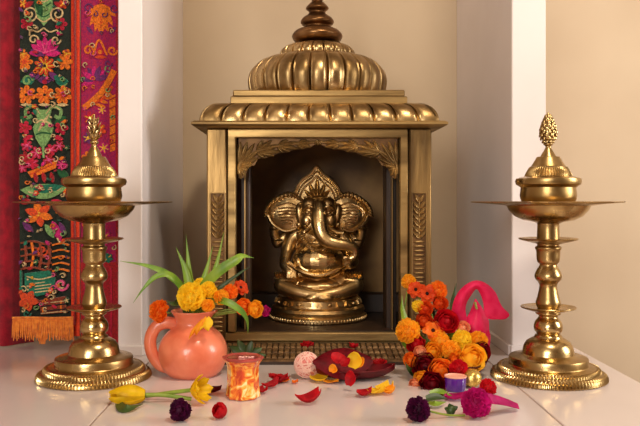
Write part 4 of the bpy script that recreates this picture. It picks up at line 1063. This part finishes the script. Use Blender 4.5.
# large folded dark red petals heaped in its left half
def bigpetal(label, c, L, w, ang, tilt, mtl, seed):
    c = Vector(c); m = MB(); Q = Matrix.Rotation(math.radians(ang),3,'Z')@Matrix.Rotation(math.radians(tilt),3,'X')
    def fn(uu, v):
        s = (v-0.5)*2; return c+Q@Vector((L*(uu-0.5), s*w*math.sin(PI*(0.012+0.97*uu))**0.9, 0.007*(1-s*s)*math.sin(PI*uu)+0.006*(2*uu-1)**2+0.0012*math.sin(6*uu+seed+2*s)))
    m.grid(fn, 12, 10, 0, 0.0010); return tag(rebase(m.build('fallen_petal', mtl, angle=75), c), label, 'petal', 'petals in the red dish')
bigpetal('wide dark red petal draped over the left half of the boat dish', dc+Vector((-0.020,-0.012,0.031)), 0.112, 0.036, 4, 42, dred, 1)
bigpetal('second dark red petal standing up behind the draped one in the dish', dc+Vector((0.004,0.016,0.034)), 0.066, 0.016, -14, 35, dred, 3)
def small(label, px, py, Y, L, w, ang, tilt, mtl):
    c = W(px,py,Y); m = MB(); Q = Matrix.Rotation(math.radians(ang),3,'Y')@Matrix.Rotation(math.radians(tilt),3,'X'); s_ = F/Y
    def fn(uu, v):
        s = (v-0.5)*2; return c+Q@Vector((L/s_*(uu-0.5), s*w/s_*math.sin(PI*(0.1+0.85*uu))**0.7, 0.003*s*s+0.003*(2*uu-1)**2))
    m.grid(fn, 8, 7, 0, 0.0008); return tag(rebase(m.build('fallen_petal', mtl, angle=75), c), label, 'petal', 'petals in the red dish')
small('bright red petal on top of the heap in the boat dish',338,359,1.385,15,7,15,40,red)
small('small bright red petal beside the topmost one on the dish heap',346,363,1.375,11,5,-30,40,red)
small('small orange petal stuck on the dark red petal in the dish',334,368.5,1.345,8,5,-70,55,yor)
small('yellow petal standing upright at the middle of the dish rim',355,360,1.385,16,8,-75,65,yel)
small('tiny yellow petal leaning on the upright yellow one',360,363,1.39,12,5,-40,50,yor)
small('red petal hanging over the front rim of the boat dish',351,378,1.342,15,6,-80,60,red)

# ------------------------------------------------------------------ bouquet on the right
BX, BY = (445-CX)*1.458/F, 1.458
tray = mat('dark_maroon_bowl', (74,14,26), 0.35, 0, (50,8,18), 30)
bowl = thing('flower_bowl', 'shallow dark maroon bowl under the heaped bouquet on the right', 'bowl', (BX,BY,0))
m = MB(); m.lathe([(0.05,0),(0.054,0.0005),(0.058,0.004),(0.068,0.014),(0.076,0.026),(0.078,0.030),(0.0765,0.0315),(0.074,0.029),(0.065,0.016),(0.054,0.006),(0.03,0.004),(0.002,0.004)], 64, (BX,BY,0)); m.build('dish', tray, bowl, angle=50)
m = MB(); m.ell((BX,BY+0.012,0.022), (0.060,0.046,0.030), None, 32, 16); m.build('moss', mat('dark_green_moss', (46,58,26), 0.9, 0, (28,36,16), 90, bump=0.8, bscale=160), bowl)
FL = [  # name, kind, px, py, r, material, label, facing, extra depth
 ('orange_flower','ball',411,360,6.5,ora,'small orange flower at the far left edge of the bouquet heap',(-0.6,-0.8,0.2),0),
 ('yellow_flower','pom',408,331,11,yor,'large golden pompon flower at the left of the bouquet above the bowl',(-0.5,-0.9,0.4),-0.01),
 ('yellow_flower','pom',418,306,5.5,yel,'small yellow flower under the orange pair at the bouquet top left',(-0.2,-0.9,0.4),0.0),
 ('orange_red_flower','open',416,290,8,orr,'orange-red open flower right beside the tall golden ball bloom',(-0.3,-0.9,0.5),0.0),
 ('orange_red_flower','open',427,294,8,orr,'orange-red open flower with dark centre at the bouquet top',(-0.1,-1,0.4),-0.005),
 ('orange_flower','pom',437,291,9,ora,'bright orange flower at the top right of the bouquet spray',(0.3,-0.9,0.5),0.0),
 ('red_flower','ball',425,309,6.5,orr,'orange-red rose below the dark-centred flower',(0,-1,0.4),0.0),
 ('red_flower','ball',440,304,6.5,orr,'small orange-red rose under the bright orange flower near the green leaf',(0.2,-1,0.3),0.004),
 ('red_flower','ball',446,322,10,red,'round deep red flower standing at the upper centre of the bouquet',(0.1,-0.9,0.4),-0.01),
 ('red_flower','ball',424,321,7,orr,'orange-red flower between the golden pompon and round red flower',(-0.1,-1,0.2),0.005),
 ('orange_flower','open',433,331,9,ora,'orange flower with long swept petals left below the round red flower',(-0.1,-1,0.5),-0.005),
 ('red_flower','ball',416,344,8,red,'bright red flower right beneath the golden pompon at the left',(-0.4,-0.9,0.1),0.0),
 ('pink_flower','ball',420,352,5.5,peach,'small peach flower at the left beneath the bright red one',(-0.2,-1,0.1),-0.012),
 ('orange_flower','ball',433,352,8,yor,'orange rose in the lower left middle of the heap',(0,-1,0.3),-0.008),
 ('yellow_flower','pom',440,341,9,yor,'golden rose in the middle of the heap under the round red flower',(0,-1,0.4),-0.005),
 ('yellow_flower','pom',451,350,8.5,yor,'golden ruffled flower at the very centre of the heap',(0.1,-1,0.3),-0.013),
 ('yellow_flower','pom',462,340,9,yel,'golden yellow rose right of the round red flower',(0.2,-1,0.4),-0.004),
 ('pink_flower','ball',463,328,5.5,peach,'small peach flower below the pink lily at the heap top',(0.2,-0.9,0.5),0.0),
 ('yellow_flower','pom',478,340,8.5,yor,'orange-gold rose at the right shoulder of the heap below the lily',(0.5,-0.9,0.4),-0.002),
 ('red_flower','ball',481,352,9,dred,'dark red rose at the right edge of the heap',(0.7,-0.7,0.1),0.0),
 ('yellow_flower','ball',472,358,11.5,fm('deep_yellow_petal',(255,206,60),(255,188,36)),'largest golden rose at the right of the heap above the gold candle',(0.3,-1,0.3),-0.018),
 ('red_flower','ball',425,366,11,dred,'large dark red rose at the lower left of the heap',(-0.3,-1,0.2),-0.005),
 ('orange_flower','ball',441,371,10.5,ora,'large orange rose at the lower centre of the heap above the dark red one',(0,-1,0.25),-0.02),
 ('red_flower','pom',459,369,8.5,red,'red ruffled flower behind the purple cup',(0.1,-1,0.4),-0.034),
 ('orange_flower','ball',455,360,5.5,ora,'small orange flower above the red ruffled one behind the purple cup',(0.1,-1,0.3),-0.012),
 ('yellow_flower','ball',422,379,7,yor,'golden flower at the bottom left by the bowl rim',(-0.2,-1,0.1),-0.018),
 ('pink_flower','ball',415,384,5,peach,'small peach flower at the bottom left corner of the bouquet',(-0.3,-1,0.1),-0.012),
 ('red_flower','ball',432,384,10.5,dred,'dark red rose lowest in front of the bowl beside the purple cup',(0,-1,0.2),-0.03),
]
for nm, kd, px, py, rp, mt, lab, d, dy_ in FL:
    rp *= 1.16; Y = 1.39+0.13*max(0,(385-py))/105+dy_; c = W(px,py,Y); t = c-Vector((BX,BY,0.02))
    R = rp*Y/F
    kw = {}
    if kd == 'pom': kw = dict(n=52, cover=2.3)
    if kd == 'open': kw = dict(n=6)
    flower(nm, lab, kd, c, d, R, mt, [Vector((BX,BY,0.02))+Vector((t.x*0.5,t.y*0.5+0.006,max(0.012,t.z*0.5))), Vector((BX+t.x*0.2,BY+t.y*0.2,0.012))], 'flowers heaped in the bouquet bowl', **kw)
c = W(408.5,281.5,1.525); flower('golden_flower','round golden flower on a tall green stem at the bouquet top left','pom',c,(-0.1,-0.9,0.5),7.6*1.525/F,yor,[W(406,300,1.525), W(404,318,1.52), W(412,345,1.50), (BX-0.02,BY+0.01,0.015)],'flowers heaped in the bouquet bowl', n=60, cover=2.6, flat=1.0)
bfol = thing('foliage_spray', 'green leaves standing among the flowers of the heaped bouquet', 'foliage', (BX,BY,0.012))
def bb(label, pts, w, mtl): 
    return blade('leaf', label, [Vector((BX+0.008,BY+0.03,0.03))]+[W(x,y,yy) for x,y,yy in pts], w, mtl, bfol)
bb('tall dark green leaf standing between the bouquet and the pink lily', [(453,320,1.515),(454,300,1.52),(456,283,1.525)], 0.008, leafd)
bb('green leaf blade left of the tall golden flower', [(412,330,1.50),(403,312,1.51),(402,295,1.515)], 0.006, leafg)
bb('grey-green leaf under the orange-red flowers at the bouquet top', [(436,325,1.505),(433,312,1.50),(444,308,1.495)], 0.007, leafd)
bb('thin green leaf poking out on the left above the bowl', [(418,352,1.47),(405,345,1.46),(399,336,1.455)], 0.005, leafg)
bb('short green leaf between the golden roses in the heap middle', [(449,338,1.475),(455,334,1.455),(458,343,1.435)], 0.005, leafg)
bb('dark leaf at the lower left of the heap by the orange flower', [(418,372,1.44),(410,370,1.41),(405,362,1.405)], 0.006, leafd)
# pink lily with arching tepals
LYY = 1.525
lily = thing('pink_lily', 'large hot pink lily with a petal arching over beside the right pier', 'flower', (BX+0.03,BY+0.02,0.02))
def strip(name, L, R_, Y0, Y1, bul=0.012, mtl=pink):
    A = smoothpath([(x,y,0) for x,y in L],5); Bq = smoothpath([(x,y,0) for x,y in R_],5); n = min(len(A),len(Bq)); m = MB()
    def fn(uu, v):
        k = uu*(n-1); i = min(int(k),n-2); f = k-i; a = A[i].lerp(A[i+1],f); b2 = Bq[i].lerp(Bq[i+1],f); p = a.lerp(b2,v)
        Y = lerp(Y0,Y1,uu)-bul*math.sin(PI*v)*math.sin(PI*min(1,uu+0.1)); return W(p.x,p.y,Y)
    m.grid(fn, n, 9, 0, 0.0014); return m.build(name, mtl, lily, angle=75)
strip('petal', [(459,334),(452,317),(454,301),(462,288),(474,281),(485,283),(495,292),(501,305),(508.5,313)], [(472,334),(466,315),(466,304),(471,295),(476,289),(479.5,292),(483,301),(487,318),(506,319)], 1.50, 1.475, 0.016)
strip('petal', [(478,345),(466,330),(463,324),(469,314),(475,299)], [(489,345),(489,330),(488,319),(482,308),(476,299)], 1.49, 1.515, 0.014)
strip('petal', [(474,352),(474,343),(470,334),(466,327)], [(488,352),(490,343),(490,334),(486,325)], 1.475, 1.50, 0.010)
m = MB(); P = smoothpath([W(475,302,1.508), W(480,325,1.50), W(479,345,1.49), (BX+0.04,BY+0.02,0.03), (BX+0.03,BY+0.02,0.018)],5); m.tube(P, 0.0024, 8); m.build('stem', stemg, lily, angle=80)
m = MB()
m.tube(smoothpath([W(489,316.5,1.468), W(497,318.5,1.466), W(504,318.5,1.468), W(508.5,315.5,1.473), W(507,312,1.476)],5), 0.0016, 8); m.build('petal_curl', pink, lily, angle=80)
# small purple candle cup and gold candle in front of the heap
c = G(455.5,393); CYY = c.y+0.018; cx_ = (455.5-CX)*CYY/F
cup = thing('candle_cup', 'small shiny purple candle cup with a peach rim in front of the bouquet', 'candle', (cx_,CYY,0))
m = MB(); m.lathe([(0.0145,0),(0.0165,0.001),(0.018,0.006),(0.0185,0.016),(0.019,0.023),(0.0188,0.0245),(0.0172,0.0245),(0.016,0.02),(0.002,0.019)], 40, (cx_,CYY,0)); m.build('cup', mat('glossy_purple_glass', (96,34,150), 0.12, 0, (70,20,120), 40, coat=0.5), cup, angle=40)
m = MB(); m.lathe([(0.0186,0.0235),(0.0194,0.0245),(0.0192,0.026),(0.0176,0.0262),(0.0168,0.0245)], 40, (cx_,CYY,0)); m.build('rim', mat('peach_rim', (240,176,150), 0.4), cup, angle=60)
c, R = on_ground(472,378,9.5); c.y -= 0.0; gc = thing('gold_candle', 'small pale gold ball candle beside the purple cup', 'candle', (c.x,c.y,0))
m = MB(); m.ell(c, (R,R,R*0.97), None, 28, 18); m.build('ball', mat('pale_gold_foil', (226,196,110), 0.22, 0.7, (190,150,60), 60, bump=0.3, bscale=160), gc)
m = MB(); m.tube([c+Vector((0,0,R*0.95)), c+Vector((0.001,0,R*1.2))], 0.0008, 6); m.build('wick', cent, gc)
# shadowed magenta petals between cup and magenta flower
petal('dark magenta petal lying before the purple cup',455,399,20,11,mag,0,0.006)
petal('small dark red petal next to the stem before the bowl',441,396,13,8,dred,20,0.005)

# ------------------------------------------------------------------ lights
def area(name, loc, tgt, size, power, col, sy=None):
    l = bpy.data.lights.new(name,'AREA'); l.energy = power; l.color = col; l.size = size
    if sy: l.shape = 'RECTANGLE'; l.size_y = sy
    o = bpy.data.objects.new(name, l); C.objects.link(o); o.location = loc
    o.rotation_euler = (Vector(tgt)-Vector(loc)).to_track_quat('-Z','Y').to_euler(); return o
area('window_daylight', (2.5, 0.9, 0.88), (0.0,1.55,0.25), 0.8, 46, (1.0,0.95,0.90), 1.1)
area('front_fill', (-0.9, -2.08, 0.95), (0.0,1.7,0.3), 1.4, 98, (1.0,0.945,0.87), 1.3)  # added fill from behind the camera, brightens the shrine and statue
area('ceiling_lamp', (0.5, 0.5, 1.88), (0.0,1.8,0.3), 0.35, 26, (1.0,0.86,0.68))
w = bpy.data.worlds.new('world'); w.use_nodes = True; bpy.context.scene.world = w
w.node_tree.nodes['Background'].inputs[0].default_value = (1.0,0.86,0.7,1); w.node_tree.nodes['Background'].inputs[1].default_value = 0.3

# ------------------------------------------------------------------ camera
cam = bpy.data.cameras.new('camera'); co = bpy.data.objects.new('camera', cam); C.objects.link(co)
co.location = (0,0,H); co.rotation_euler = (PI/2,0,0)
cam.sensor_width = 36; cam.lens = 36*F/640; cam.shift_x = (320-CX)/640; cam.shift_y = -(213-CY)/640; cam.clip_start = 0.02
sc = bpy.context.scene; sc.camera = co
sc.view_settings.view_transform = 'Standard'; sc.view_settings.look = 'None'; sc.view_settings.exposure = -0.16; sc.view_settings.gamma = 1
sc.view_settings.use_curve_mapping = False
sc.cycles.use_denoising = True
